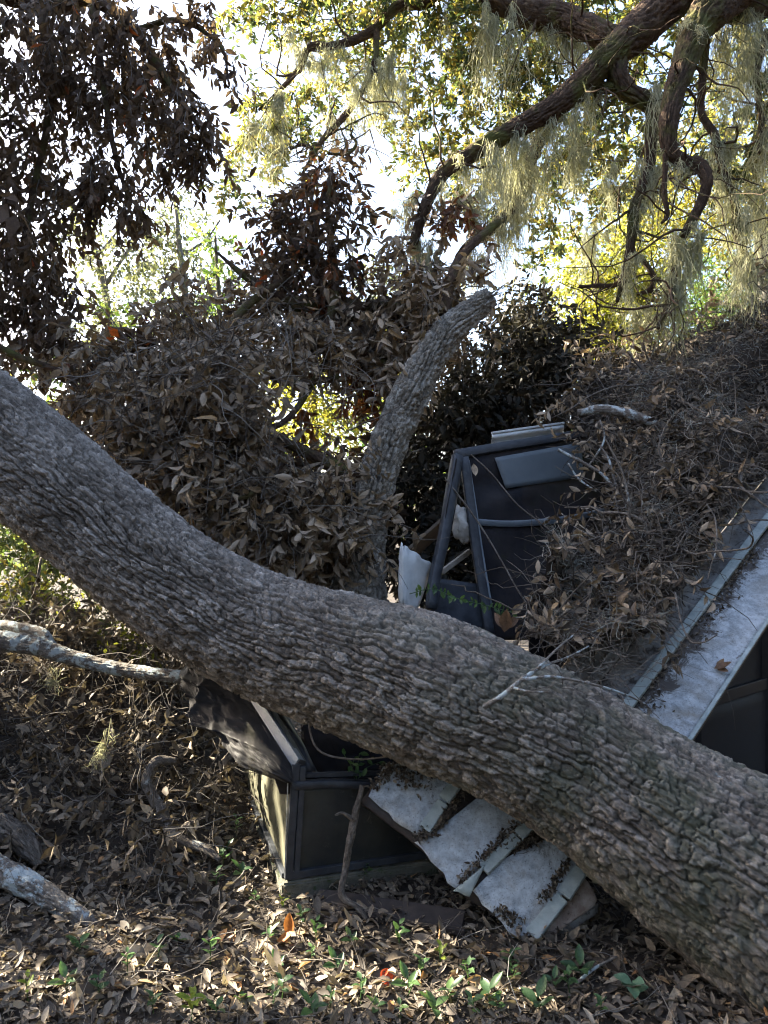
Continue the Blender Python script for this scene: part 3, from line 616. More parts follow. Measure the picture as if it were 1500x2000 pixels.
# ------------------------------------------------------------------ crumpled roof section in front
RS_a, RS_b, RS_c = 5.3e-6, 1.16e-4, .1548
def RS(px, py, off=0.0):
    p = P(px, py, 1 / (RS_a * px + RS_b * py + RS_c)); return p + np.array([-.1, -.62, .78]) * off
roof_f = empty('crumpled_roof_section', 'crumpled white ribbed metal roof section sticking out from under the trunk', 'roof section')
plate('roof_panel', [RS(718, 1556), RS(752, 1492), RS(930, 1478), RS(896, 1526), RS(838, 1628), RS(815, 1634)], M['roof'], roof_f, .0025, 6, .018, 1, 3.2)
plate('roof_panel', [RS(812, 1644), RS(842, 1630), RS(930, 1560), RS(990, 1510), RS(1075, 1560), RS(1040, 1602), RS(985, 1655), RS(903, 1738), RS(886, 1736)], M['roof'], roof_f, .0025, 6, .018, 2, 3.2)
plate('roof_panel', [RS(922, 1742, .006), RS(986, 1678, .006), RS(1085, 1632, .012), RS(1150, 1610, .01), RS(1180, 1640), RS(1148, 1676), RS(1042, 1822), RS(1016, 1836), RS(1000, 1830)], M['roof'], roof_f, .0025, 6, .018, 3, 3.2)
def rib(pa, pb, w, name='roof_rib', h=.022):
    return beam(name, RS(*pa, .010), RS(*pb, .010), w, h, M['rib'], roof_f, up=(-.1, -.62, .78), bev=.006, taper=1.15)
rib((908, 1508), (868, 1566), .046); rib((866, 1570), (830, 1624), .044)
rib((1062, 1585), (1012, 1636), .044); rib((1010, 1638), (944, 1702), .042)
plate('bent_rib_end', [RS(948, 1694, .022), RS(930, 1712, .03), RS(886, 1742, .012), RS(916, 1756, .012)], M['rib'], roof_f, .005, 2, .002, 5)
rib((1158, 1668), (1100, 1752), .048); rib((1098, 1755), (1038, 1830), .048)
plate('roof_underlayer', [RS(700, 1560, -.03), RS(760, 1480, -.05), RS(1000, 1490, -.05), RS(1170, 1640, -.05), RS(1035, 1820, -.035), RS(900, 1735, -.035), RS(815, 1645, -.03)], M['board'], roof_f, .02, 4, .012, 7)
plate('rusty_panel', [RS(1082, 1790, -.02), RS(1142, 1708, -.02), RS(1168, 1752, -.02), RS(1162, 1764, -.02), RS(1086, 1818, -.02), RS(1062, 1818, -.02)], M['rusty'], roof_f, .016, 4, .012, 8)
plate('rusty_panel_edge', [RS(1170, 1756, -.030), RS(1166, 1772, -.045), RS(1090, 1828, -.045), RS(1064, 1826, -.030)], M['roofdirt'], roof_f, .012, 3, .008, 9)

# ------------------------------------------------------------------ roof on the right, leaning down from the back
RR_a, RR_b, RR_c = 1.577e-5, 2.126e-4, .0146
def RP(px, py, off=0.0):
    p = P(px, py, 1 / (RR_a * px + RR_b * py + RR_c)); return p + RN * off
RN = np.zeros(3)
_t = [RP(1060, 1300), RP(1300, 690), RP(1360, 1425)]
RN = unit(np.cross(_t[1] - _t[0], _t[2] - _t[0])); RN = RN if RN[1] < 0 else -RN
e0, e1 = RP(1355, 1428), RP(1500, 1206)
ED = unit(e1 - e0); WD = unit(np.cross(RN, ED)); WD = WD if WD[0] < 0 else -WD
roof_r = empty('tilted_porch_roof', 'steeply tilted porch roof of dirty white panels at the right edge', 'porch roof')
pw = float(np.dot(RP(1268, 1345) - e0, WD))
def RQ(a, b, off=0.0): return e0 + ED * a + WD * b + RN * off
import itertools
strips = [(0.0, pw, M['roof2'], -.35), (pw + .05, 1.75 * pw, M['roofdirt'], -.32), (1.75 * pw + .05, 2.5 * pw, M['roofdirt'], -.12), (2.5 * pw + .05, 3.2 * pw, M['roofdirt'], .22), (3.2 * pw + .05, 3.7 * pw, M['roofdirt'], .75)]
for s_i, (b0, b1, mt, a0) in enumerate(strips):
    sheet('roof_panel', (RQ(2.6, b0), RQ(2.6, b1), RQ(a0, b1), RQ(a0, b0)), 16, 60, mt, roof_r, lambda u, v, s_i=s_i: RN * (.022 * fbm(u * 1.5, v * 7, 30 + s_i, 3))[..., None], .006)
    if s_i: beam('roof_rib', RQ(a0 + .04, b0 - .025, .012), RQ(2.6, b0 - .025, .012), .044, .03, M['rib'] if s_i == 1 else M['roofdirt'], roof_r, up=RN, bev=.006)
beam('roof_edge_lip', RQ(-.2, -.006, .004), RQ(2.6, -.006, .004), .016, .02, M['rib'], roof_r, up=RN, bev=.003)
beam('fascia', RQ(-.2, .012, -.055), RQ(2.6, .012, -.055), .03, .09, M['fascia'], roof_r, up=RN, bev=.004)
beam('fascia_board', RQ(-.2, .10, -.07), RQ(2.6, .10, -.07), .09, .05, M['plank'], roof_r, up=RN, bev=.004)
# screen room under the roof edge, its colours blackened to imitate shade
M['roomshade'] = screen_mat('shade_black_screen', (.004, .004, .006), (.009, .008, .010), .97); M['roomframe'] = plain('shade_black_frame', (.007, .008, .011), (.014, .015, .019), 12, .5, spec=.3, bmp=.06)
room = empty('dark_screen_room', 'dark screened room wall under the tilted roof at right', 'screen wall')
def dropz(p, z=-.05): q = np.array(p, float); q[2] = z; return q
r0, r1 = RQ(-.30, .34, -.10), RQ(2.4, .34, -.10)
sheet('screen', (r0, r1, dropz(r1), dropz(r0)), 20, 20, M['roomshade'], room, lambda u, v: np.array([.2, -1, 0]) * (.012 * fbm(u * 4, v * 4, 12, 3))[..., None], .003)
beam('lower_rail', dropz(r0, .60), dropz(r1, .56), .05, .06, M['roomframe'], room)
sheet('kick_panel', (dropz(r0, .58) + [0, -.02, 0], dropz(r1, .54) + [0, -.02, 0], dropz(r1) + [0, -.02, 0], dropz(r0) + [0, -.02, 0]), 8, 8, M['roomshade'], room, None, .004)
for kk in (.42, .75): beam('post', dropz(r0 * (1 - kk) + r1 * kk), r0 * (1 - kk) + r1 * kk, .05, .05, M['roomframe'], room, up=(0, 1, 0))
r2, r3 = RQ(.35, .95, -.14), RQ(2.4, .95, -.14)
sheet('back_screen', (r2, r3, dropz(r3), dropz(r2)), 8, 8, M['roomshade'], room, None, .01)

# ------------------------------------------------------------------ leaning screen wall behind the trunk
wall = empty('leaning_screen_wall', 'leaning dark screen wall with bent frame behind the fallen trunk', 'screen wall')
W0 = 4.30
def PW(px, py, off=0.0): return P(px, py, W0 + (px - 900) * .0011 - (py - 890) * .0008 + off)
polybeam('top_rail', [PW(889, 888), PW(960, 876), PW(1050, 862), PW(1190, 838)], .05, .038, M['bronze'], wall, up=(0, -1, .2))
polybeam('outer_post', [PW(893, 890, -.01), PW(881, 960, -.02), PW(866, 1050, -.03), PW(848, 1135, -.03), PW(842, 1190, -.03)], .052, .05, M['bronze'], wall, up=(.4, -1, 0))
polybeam('inner_post', [PW(906, 894), PW(918, 980), PW(932, 1085), PW(948, 1185), PW(956, 1240)], .050, .045, M['bronze'], wall, up=(.1, -1, 0))
polybeam('post_channel', [PW(914, 900, -.01), PW(927, 985, -.012), PW(942, 1085, -.012), PW(959, 1185, -.012)], .014, .03, M['greyrail'], wall, up=(.1, -1, 0))
polybeam('mid_rail', [PW(922, 1019), PW(1000, 1023), (PW(1090, 1016)), PW(1160, 1003), PW(1240, 985)], .022, .034, M['greyrail'], wall, up=(0, -.2, 1))
sheet('upper_screen', (PW(908, 890, .012), PW(1200, 842, .012), PW(1240, 1000, .012), PW(922, 1036, .012)), 50, 30, M['screen'], wall,
      lambda u, v: np.array([0, -1, .1]) * (.016 * np.sin(v * 9 + u * 5 + 2.0 * fbm(u * 3, v * 2, 3, 2)) * (1 - u * .5) + .01 * fbm(u * 6, v * 6, 5, 3))[..., None] * (v * (1 - v) * 4)[..., None], .002)
sheet('lower_screen', (PW(924, 1010, .020), PW(1240, 970, .020), PW(1240, 1250, .014), PW(960, 1250, .014)), 40, 30, M['screen'], wall,
      lambda u, v: np.array([0, -1, .1]) * (.012 * np.sin(v * 7 + u * 9) + .01 * fbm(u * 5, v * 5, 6, 3))[..., None] * (v * (1 - v) * 4)[..., None], .002)
sheet('grey_panel', (PW(966, 894, -.014), PW(1135, 864, -.014), PW(1140, 932, -.016), PW(988, 954, -.016)), 14, 8, plain('slate_panel', (.085, .105, .12), (.115, .135, .15), 5, .45, bmp=.03), wall, None, .004)
sheet('gathered_screen', (PW(890, 896, -.03), PW(905, 896, -.005), PW(876, 1070, -.01), PW(852, 1120, -.045)), 14, 40, M['torn'], wall,
      lambda u, v: np.array([-.2, -1, .0]) * (.022 * np.sin(u * 9 + v * 4) + .02 * fbm(u * 3, v * 7, 8, 3))[..., None], .002)
sheet('sill_panel', (PW(846, 1128, .03), PW(945, 1142, .03), PW(950, 1230, .03), PW(840, 1230, .03)), 12, 10, M['bronze'], wall, lambda u, v: np.array([0, -1, 0]) * (.01 * fbm(u * 3, v * 3, 2))[..., None], .004)
beam('inner_plank', PW(792, 1090, .35), PW(868, 1022, .38), .02, .14, M['plank'], wall, up=(.4, -.3, .8))
beam('light_batten', PW(862, 1118, .20), PW(918, 1076, .22), .02, .03, plain('pale_batten', (.35, .30, .24), (.5, .45, .38), 14, .8), wall)
# foam lump
bm = bmesh.new(); bmesh.ops.create_icosphere(bm, subdivisions=4, radius=1); fc = PW(897, 1022, .06)
for v in bm.verts:
    k = 1 + .45 * fbm(np.array([v.co.x * 2.5 + 3]), np.array([v.co.z * 2.5 + v.co.y * 2]), 14, 4)[0]
    v.co = Vector((v.co.x * .052 * k, v.co.y * .04 * k, v.co.z * .105 * k)); v.co = Matrix.Rotation(-.22, 3, 'Y') @ v.co + Vector(fc)
foam = bm_obj('foam_lump', bm, M['foam'], None, True); tag(foam, 'crumpled white foam lump stuck between the bent wall posts', 'foam')
# gutter and bent white sheet
gut = empty('gutter_piece', 'short white gutter piece on top of the leaning screen wall', 'gutter')
ga, gb = PW(960, 858, .05), PW(1100, 838, .05)
sheet('trough', (ga + [0, 0, .032], gb + [0, 0, .032], gb + [0, 0, -.045], ga + [0, 0, -.045]), 24, 12, M['white'], gut,
      lambda u, v: np.array([0, -1, 0]) * (.020 * np.sin(v * 6.0) + .006 * fbm(u * 3, v, 3, 2))[..., None], .004)
beam('lip', ga + [0, -.01, .036], gb + [0, -.01, .036], .024, .012, M['white'], gut, bev=.003)
bent = empty('bent_white_sheet', 'torn bent white metal sheet beside the leaning wall, resting on trunk', 'metal sheet')
plate('face', [P(789, 1066, 3.98), P(812, 1080, 4.02), P(843, 1102, 4.1), P(836, 1135, 4.1), P(812, 1195, 4.02), P(788, 1190, 3.96)], M['white'], bent, .004, 4, .012, 11)
plate('flange', [P(782, 1060, 4.0), P(788, 1066, 3.975), P(787, 1190, 3.955), P(779, 1185, 3.985), P(777, 1120, 3.99)], M['white'], bent, .004, 3, .006, 12)

# ------------------------------------------------------------------ board, sticks, logs
bd = empty('fallen_board', 'dark wet wooden board lying in leaf litter before the curb', 'board')
b0, b1 = PG(618, 1756, .03), PG(905, 1800, .03)
beam('plank', b0, b1, .085, .022, M['board'], bd, up=(.05, -.35, .9), bev=.003)
beam('batten', b0 + [.0, -.05, -.012], b1 + [0, -.05, -.012], .016, .02, M['board'], bd, bev=.002)
def stick(name, rows, mat, label, cat, group=None, seed=1, ds=.012, nf=18, amp=.005, cell=.5, lump=.12, branches=(), knots=()):
    t = empty(name, label, cat, group); bark_tube('stem', path_px(rows), mat, t, ds=ds, nfront=nf, nback=8, amp=amp, cell=cell, seed=seed, lump=lump, knots=knots)
    for j, r in enumerate(branches): bark_tube('side_branch', path_px(r), mat, t, ds=ds, nfront=max(8, nf - 6), nback=5, amp=amp * .6, cell=cell, seed=seed + 50 + j, lump=lump)
    return t
stick('leaning_stick', [(706, 1532, 2.92), (694, 1590, 2.91), (680, 1650, 2.90), (672, 1700, 2.89), (668, 1745, 2.87)] and [(708, 1534, 2.96, 5), (696, 1580, 2.94, 6.5), (684, 1640, 2.92, 6.5), (674, 1700, 2.90, 6), (668, 1748, 2.86, 6), (700, 1775, 2.82, 5), (716, 1796, 2.79, 3)],
      M['bark_dead'], 'knobbly stick leaning upright against the dark porch panel', 'stick', seed=21, branches=[[(690, 1600, 2.93, 5), (670, 1588, 2.92, 3), (655, 1592, 2.9, 2)]], ds=.006, lump=.4)
stick('lichen_branch', [(-60, 1246, 4.05, 18), (20, 1254, 4.0, 19), (80, 1264, 3.95, 18), (140, 1284, 3.9, 14), (220, 1304, 3.85, 13), (300, 1316, 3.78, 12), (365, 1324, 3.7, 12), (420, 1328, 3.64, 10)],
      M['bark_lichen'], 'thick branch with pale blue lichen reaching the porch from the left', 'branch', seed=22, ds=.008, nf=34, amp=.006, branches=[[(100, 1262, 3.95, 11), (80, 1236, 4.0, 10), (20, 1222, 4.1, 9), (-30, 1218, 4.2, 8)]])
stick('log_stub', [(-90, 1566, 3.25, 28), (-20, 1604, 3.15, 27), (30, 1630, 3.1, 24), (60, 1660, 3.06, 18), (78, 1690, 3.04, 9)], M['bark_dead'], 'short broken log end at the left edge of the litter', 'log', seed=23, ds=.007, nf=40, amp=.009)
stick('spotted_log', [(-90, 1662, 2.95, 27), (-10, 1696, 2.9, 26), (60, 1730, 2.85, 23), (120, 1768, 2.8, 20), (175, 1808, 2.76, 16), (215, 1850, 2.74, 9)], M['bark_lichen'], 'pale lichen spotted branch lying in the litter at lower left', 'log', seed=24, ds=.006, nf=40, amp=.006)
stick('crooked_branch', [(345, 1486, 3.5, 6), (305, 1488, 3.48, 10), (288, 1530, 3.42, 11), (314, 1580, 3.36, 11), (340, 1632, 3.26, 10), (400, 1658, 3.18, 9), (430, 1680, 3.12, 5)], M['bark_dead'], 'crooked dead branch stump curling out of the leafy bank', 'branch', seed=25, ds=.008, nf=24)
stick('grey_stick', [(270, 1702, 3.2, 5), (350, 1704, 3.18, 6), (440, 1700, 3.19, 5), (520, 1690, 3.2, 3)], M['bark_dead'], 'thin grey stick lying flat below the leafy bank', 'stick', seed=26)
stick('thin_upright_twig', [(428, 1742, 2.95, 2.5), (460, 1712, 2.98, 2.5), (500, 1690, 3.0, 2), (560, 1620, 3.05, 1.5)] and [(436, 1742, 2.95, 2.2), (470, 1712, 2.98, 2), (478, 1700, 2.98, 1.6), (236, 1660, 3.1, 1.5)][:3], M['bark_dead'], 'short bare twig poking up at the foot of the bank', 'twig', seed=27)
pale_twig = stick('pale_forked_twig', [(945, 1381, 2.54, 5.5), (985, 1356, 2.52, 5), (1018, 1328, 2.53, 4.4), (1060, 1302, 2.58, 3), (1110, 1283, 2.66, 2), (1150, 1262, 2.75, 1.2)], M['bark_lichen'], 'pale forked dead twig lying across the fallen trunk', 'twig', seed=28, ds=.005, nf=14, amp=.002,
      branches=[[(1018, 1328, 2.52, 4), (1080, 1322, 2.52, 3), (1150, 1335, 2.52, 2.5), (1210, 1352, 2.54, 2), (1262, 1375, 2.56, 1.2)], [(1050, 1306, 2.56, 3), (1085, 1270, 2.64, 2), (1120, 1240, 2.75, 1.4)], [(1000, 1342, 2.5, 3), (1030, 1350, 2.46, 2), (1075, 1352, 2.44, 1)]])
fa_ = Acc(); fr_ = np.random.default_rng(17); nf_ = 70; fx_, fy_ = fr_.uniform(1050, 1290, nf_), fr_.uniform(1225, 1350, nf_); fd_ = 2.62 + (1340 - fy_) * .0035 + fr_.uniform(-.03, .05, nf_)
fs_ = np.stack([(fx_ - 750) / FPX * fd_, fd_, CAM_Z - (fy_ - 1000) / FPX * fd_], 1)
tubes(fa_, walk(fs_, fr_.normal(size=(nf_, 3)) * [1, .5, .6] + [.3, 0, .05], fr_.uniform(.1, .32, nf_), 7, .22, 0, fr_), np.linspace(1, .4, 7)[None] * fr_.uniform(.0009, .0022, nf_)[:, None], 3, fr_, rnd=fr_.uniform(.6, 1, nf_))
fa_.build('fine_twigs', M['twig'], pale_twig)['kind'] = 'stuff'
stick('dead_limb', [(1128, 806, 4.30, 6), (1180, 800, 4.26, 9), (1250, 815, 4.2, 9), (1300, 838, 4.15, 7), (1345, 848, 4.1, 4)], M['bark_lichen'], 'grey dead limb lying on top of the roof debris', 'branch', seed=29, ds=.008, branches=[[(1275, 822, 4.18, 7), (1310, 795, 4.3, 9), (1345, 783, 4.4, 10), (1370, 780, 4.55, 8)], [(1345, 848, 4.1, 3), (1380, 838, 4.1, 2)]])
stick('hanging_twig', [(1196, 1030, 3.75, 3), (1206, 1070, 3.7, 3.5), (1200, 1100, 3.68, 3.2), (1212, 1130, 3.64, 2.6), (1210, 1160, 3.6, 2)], M['bark_lichen'], 'pale crooked twig hanging in the middle of the debris slope', 'twig', seed=30, ds=.006, nf=10, amp=.001)
stick('bent_debris_twig', [(1090, 878, 4.1, 3), (1150, 910, 4.05, 3.2), (1180, 930, 4.0, 3), (1206, 962, 3.95, 2.6), (1235, 1000, 3.9, 3), (1250, 1015, 3.88, 2)], M['bark_lichen'], 'long pale twig crossing the right side of the leaning screen', 'twig', seed=31, ds=.007, nf=10, amp=.001,
      branches=[[(1150, 910, 4.05, 2), (1180, 860, 4.1, 1.8), (1172, 820, 4.15, 1.2)], [(1110, 905, 4.08, 2), (1130, 935, 4.05, 2), (1165, 960, 4.0, 1.4)], [(1206, 962, 3.95, 2.4), (1190, 900, 4.0, 2.2), (1172, 870, 4.05, 1.6)]])
stick('litter_twig', [(1124, 1922, 2.42, 3), (1160, 1892, 2.46, 3), (1205, 1868, 2.5, 2)], M['bark_lichen'], 'thin pale twig sticking up from litter near the trunk base', 'twig', seed=32, ds=.006, nf=10, amp=.001)
stick('half_buried_stick', [(10, 1985, 2.32, 4), (120, 1972, 2.33, 6), (200, 1985, 2.3, 5), (260, 1950, 2.36, 3)], M['bark_dead'], 'grey half buried stick at the bottom left corner', 'stick', seed=33, ds=.008)
for k, (rows, lab) in enumerate([([(920, 888, 4.2, 1.4), (960, 925, 4.17, 1.4), (1010, 985, 4.13, 1.6), (1055, 1020, 4.1, 1.6), (1085, 1045, 4.06, 1.4)], 'thin bare vine across the upper part of the leaning screen'),
                                 ([(870, 935, 4.2, 1.5), (920, 1000, 4.15, 1.7), (965, 1070, 4.1, 1.7), (1010, 1150, 4.0, 1.6), (1030, 1180, 3.95, 1.5)], 'thin bare vine slanting down across the leaning wall posts'),
                                 ([(600, 1395, 2.99, 2), (612, 1450, 2.98, 2), (640, 1475, 2.97, 2), (700, 1483, 2.95, 1.6), (760, 1478, 2.9, 1.4)], 'dry vine drooping into the dark gap under the trunk'),
                                 ([(36, 1690, 3.0, 1.6), (80, 1560, 3.4, 1.7), (150, 1480, 3.5, 1.8), (230, 1440, 3.6, 1.7), (290, 1400, 3.7, 1.4)], 'dry vine arching over the leafy bank at left')]):
    stick('vine', rows, M['bark_dead'], lab, 'vine', seed=40 + k, ds=.01, nf=6, amp=.0005)

# ------------------------------------------------------------------ debris on the roof slope
deb_rng = np.random.default_rng(21)
def debris_surface(px, py):
    off = .03 + .34 * vnoise(px / 105, py / 105, 5) ** 1.6 + .13 * vnoise(px / 38, py / 38, 6)
    Y = 1 / (RR_a * px + RR_b * py + RR_c)
    return np.stack([(px - 750) / FPX * Y, Y, CAM_Z - (py - 1000) / FPX * Y], -1) + RN * off[..., None]
def inpoly(px, py, poly):
    c = np.zeros(px.shape, bool); n = len(poly)
    for i in range(n):
        x0, y0 = poly[i]; x1, y1 = poly[(i + 1) % n]
        c ^= ((y0 > py) != (y1 > py)) & (px < (x1 - x0) * (py - y0) / (y1 - y0 + 1e-9) + x0)
    return c
POLY_D = [(1090, 830), (1150, 770), (1180, 735), (1300, 705), (1420, 670), (1620, 640), (1620, 760), (1520, 930), (1470, 985), (1390, 1090), (1330, 1180), (1290, 1260), (1255, 1320), (1180, 1345), (1080, 1330), (1030, 1290), (1020, 1230), (1070, 1165), (1120, 1090), (1170, 1050), (1205, 1000), (1180, 930), (1130, 880)]
def sample_poly(poly, n, rng, fn=None):
    xs = [p[0] for p in poly]; ys = [p[1] for p in poly]; out = []
    while sum(len(o) for o in out) < n:
        x = rng.uniform(min(xs), max(xs), n * 2); y = rng.uniform(min(ys), max(ys), n * 2); k = inpoly(x, y, poly)
        if fn is not None: k &= rng.random(n * 2) < fn(x, y)
        out.append(np.stack([x[k], y[k]], 1))
    return np.vstack(out)[:n]
debris = empty('roof_debris', 'thick mat of dead leaves and twigs covering the tilted roof', 'debris'); debris['kind'] = 'stuff'
# compost body: a lumpy sheet lying on the roof
gxn, gyn = 90, 100
gx, gy = np.meshgrid(np.linspace(960, 1640, gxn), np.linspace(620, 1380, gyn)); S3 = debris_surface(gx.ravel(), gy.ravel()) - RN * .035
S3 = S3 + RN * (.03 * fbm(gx.ravel() / 20, gy.ravel() / 20, 15, 3))[:, None]
inside = inpoly(gx.ravel(), gy.ravel(), POLY_D).reshape(gyn, gxn); cellin = inside[:-1, :-1] & inside[1:, :-1] & inside[:-1, 1:] & inside[1:, 1:]
i = (np.arange(gyn - 1)[:, None] * gxn + np.arange(gxn - 1)[None])[cellin]
obj('compost', mesh_np('compost', S3, [np.stack([i, i + 1, i + gxn + 1, i + gxn], 1)], smooth=True), M['soil'], debris)['kind'] = 'stuff'
q = sample_poly(POLY_D, 10500, deb_rng, lambda x, y: np.clip(-.25 + 2.0 * vnoise(x / 55, y / 55, 3), .14, 1)); dp = debris_surface(q[:, 0], q[:, 1]) + RN * deb_rng.uniform(-.03, .035, len(q))[:, None]
acc = Acc(); dD = unit(deb_rng.normal(size=(len(q), 3)) - RN * .0); dD = unit(dD - (dD @ RN)[:, None] * RN * .6); dN = unit(RN + deb_rng.normal(size=(len(q), 3)) * .55)
dl = deb_rng.uniform(.016, .062, len(q)) * np.where(deb_rng.random(len(q)) < .08, 1.5, 1); dw = deb_rng.uniform(.3, .48, len(q)); NK = 260
near = np.argsort(-q[:, 1] + 200 * (dl < .045))[:NK * 3][::3]; rest = np.setdiff1d(np.arange(len(q)), near)
leaves(acc, dp[rest], dD[rest], dN[rest], dl[rest], dw[rest], 1, (.05, .8), (.1, 1.0), deb_rng)
acc.build('leaf_cover', M['mould'], debris)['kind'] = 'stuff'
# leafy dead sprays lying on the heap and hanging over its edge
sa, stw = Acc(), Acc(); edge = [(1105, 850), (1130, 880), (1180, 930), (1200, 1000), (1120, 1095), (1150, 760), (1220, 722), (1300, 700), (1380, 678), (1450, 662), (1500, 650), (1180, 740), (1340, 690)]
q4 = np.vstack([np.array(edge)[deb_rng.integers(len(edge), size=80)] + deb_rng.normal(size=(80, 2)) * 16, sample_poly(POLY_D, 90, deb_rng)]); s4 = debris_surface(q4[:, 0], q4[:, 1]) + RN * deb_rng.uniform(0, .08, len(q4))[:, None]
sprays(sa, stw, s4, unit(deb_rng.normal(size=s4.shape) + RN * .6 + [-.3, -.2, 0]), 8, .20, .058, .40, deb_rng, 1, droop=.3, outw=.7, nrm_up=.2, curl=(.05, .9), fold=(.1, 1.2))
sa.build('leafy_sprays', M['dead'], debris)['kind'] = 'stuff'; stw.build('spray_twigs', M['twig'], debris)['kind'] = 'stuff'
# fine twigs
acc = Acc(); q2 = sample_poly(POLY_D, 1700, deb_rng); tp = debris_surface(q2[:, 0], q2[:, 1]) + RN * deb_rng.uniform(0, .07, len(q2))[:, None]
td = deb_rng.normal(size=(len(q2), 3)); td = td - (td @ RN)[:, None] * RN * .75
tubes(acc, walk(tp, td, deb_rng.uniform(.07, .34, len(q2)), 6, .28, .03, deb_rng), np.linspace(1, .5, 6)[None] * deb_rng.uniform(.0009, .0024, len(q2))[:, None], 3, deb_rng)
n = 300; q3 = sample_poly(POLY_D, n, deb_rng); tp = debris_surface(q3[:, 0], q3[:, 1]) + RN * deb_rng.uniform(.02, .09, n)[:, None]; td = deb_rng.normal(size=(n, 3)); td = td - (td @ RN)[:, None] * RN * .6
tubes(acc, walk(tp, td, deb_rng.uniform(.15, .7, n), 9, .3, .02, deb_rng), np.linspace(1, .4, 9)[None] * deb_rng.uniform(.0014, .0045, n)[:, None], 4, deb_rng, rnd=deb_rng.uniform(.5, 1, n))
acc.build('twig_tangle', M['twig'], debris)['kind'] = 'stuff'
acc = Acc()
for (px, py, rr_, n) in [(1110, 1155, 38, 500), (1390, 895, 45, 500), (1330, 760, 50, 400), (1240, 860, 45, 400), (1180, 1290, 60, 500), (1420, 780, 60, 400), (1100, 1240, 50, 500), (1260, 1080, 50, 400), (1300, 960, 50, 400), (1200, 1180, 50, 400)]:
    qx = np.stack([px + deb_rng.normal(size=n) * rr_ * .6, py + deb_rng.normal(size=n) * rr_ * .5], 1); sp_ = debris_surface(qx[:, 0], qx[:, 1]) + RN * deb_rng.uniform(-.01, .06, n)[:, None]
    n = n // 3; sp_ = sp_[:n]; ribbons(acc, walk(sp_, deb_rng.normal(size=(n, 3)), deb_rng.uniform(.04, .14, n), 7, .6, .1, deb_rng), np.full((n, 7), .0012), deb_rng)
acc.build('moss_tangle', M['mossgrey'], debris)['kind'] = 'stuff'
bq = sample_poly(POLY_D, 20, deb_rng)
for k_, (x_, y_) in enumerate(bq):
    d_ = deb_rng.normal(size=3); d_ = unit(d_ - (d_ @ RN) * RN * .8); r_ = deb_rng.uniform(.004, .011); L_ = deb_rng.uniform(.25, .7)
    w_ = walk(debris_surface(np.array([x_]), np.array([y_])) + RN * .05, d_[None], np.array([L_]), 7, .22, .02, deb_rng)[0]
    bark_tube('branch', [np.append(w_[j_], r_ * (1 - .1 * j_)) for j_ in range(7)], M['bark_dead'], debris, ds=.012, nfront=10, nback=5, amp=.003, cell=.4, seed=300 + k_, lump=.2)

def leaf_meshes(mat, rng, n=6, level=2, w=.42, name='leaf'):
    out = []
    for k in range(n):
        a = Acc(); leaves(a, np.zeros((1, 3)), np.array([[1., 0, 0]]), np.array([[0., 0, 1]]), np.ones(1), np.array([w * rng.uniform(.85, 1.15)]), level, (.08, .6), (.15, .9), rng)
        me = a.mesh(name, True); me.materials.append(mat); out.append(me)
    return out
def leaf_children(parent, meshes, pos, D, NRM, length, rng, name='leaf'):
    Ms = rotations(D, NRM)
    for k in range(len(pos)):
        o = bpy.data.objects.new(name, meshes[int(rng.integers(len(meshes)))]); COL.objects.link(o); o.parent = parent
        m = Matrix([[*(Ms[k][r] * length[k]), pos[k][r]] for r in range(3)] + [[0, 0, 0, 1]]); o.matrix_local = m
LM_dead = leaf_meshes(M['dead'], deb_rng); LM_litter = leaf_meshes(M['litter'], deb_rng, 8, 2, .40); LM_dark = leaf_meshes(M['dark'], deb_rng, 6, 2, .38)
leaf_children(debris, LM_dead, dp[near] + RN * .02, dD[near], dN[near], dl[near] * 1.1, deb_rng)

# ------------------------------------------------------------------ brush pile of the dead crown behind the trunk
br = np.random.default_rng(31)
brush = empty('dead_brush_pile', 'heap of withered magnolia foliage and branches behind the fallen trunk', 'brush pile')
def B(px, py, Y, rx, ry, dep, n): return (P(px, py, Y), (rx / FPX * Y, dep, ry / FPX * Y), n)
bl = [B(300, 760, 4.6, 130, 110, .40, 130), B(420, 720, 4.6, 150, 120, .40, 170), B(560, 660, 4.9, 110, 70, .35, 80), B(300, 900, 4.4, 130, 120, .35, 150), B(450, 880, 4.4, 160, 130, .35, 220),
      B(560, 1000, 4.3, 130, 110, .30, 190), B(600, 860, 4.5, 70, 60, .3, 60), B(660, 1010, 4.4, 50, 100, .25, 70), B(420, 1010, 4.3, 120, 90, .3, 130), B(180, 720, 4.8, 110, 80, .4, 70), B(110, 790, 4.8, 100, 70, .3, 60),
      B(350, 620, 5.0, 130, 70, .4, 100), B(500, 560, 5.1, 80, 60, .3, 60), B(650, 650, 5.0, 80, 45, .3, 60), B(790, 620, 5.0, 80, 60, .3, 80), B(740, 700, 5.1, 60, 80, .3, 50), B(860, 560, 5.0, 70, 60, .3, 45), B(780, 480, 5.1, 50, 50, .2, 26), B(880, 430, 5.1, 50, 60, .2, 28), B(835, 590, 4.75, 35, 26, .1, 12), B(775, 690, 4.6, 20, 40, .1, 8), B(830, 540, 4.8, 40, 30, .15, 12)]
ba, bt = Acc(), Acc(); p_, o_ = blob_points(bl, br)
gap_c, gap_d = P(625, 765, 4.7), unit(P(625, 765, 4.7) - np.array([0, 0, CAM_Z])); gv_ = p_ - gap_c; gv_ = gv_ - (gv_ @ gap_d)[:, None] * gap_d
kg = (np.hypot(gv_[:, 0] / .33, gv_[:, 2] / .31) > 1); p_, o_ = p_[kg], o_[kg]          # an opening in the heap
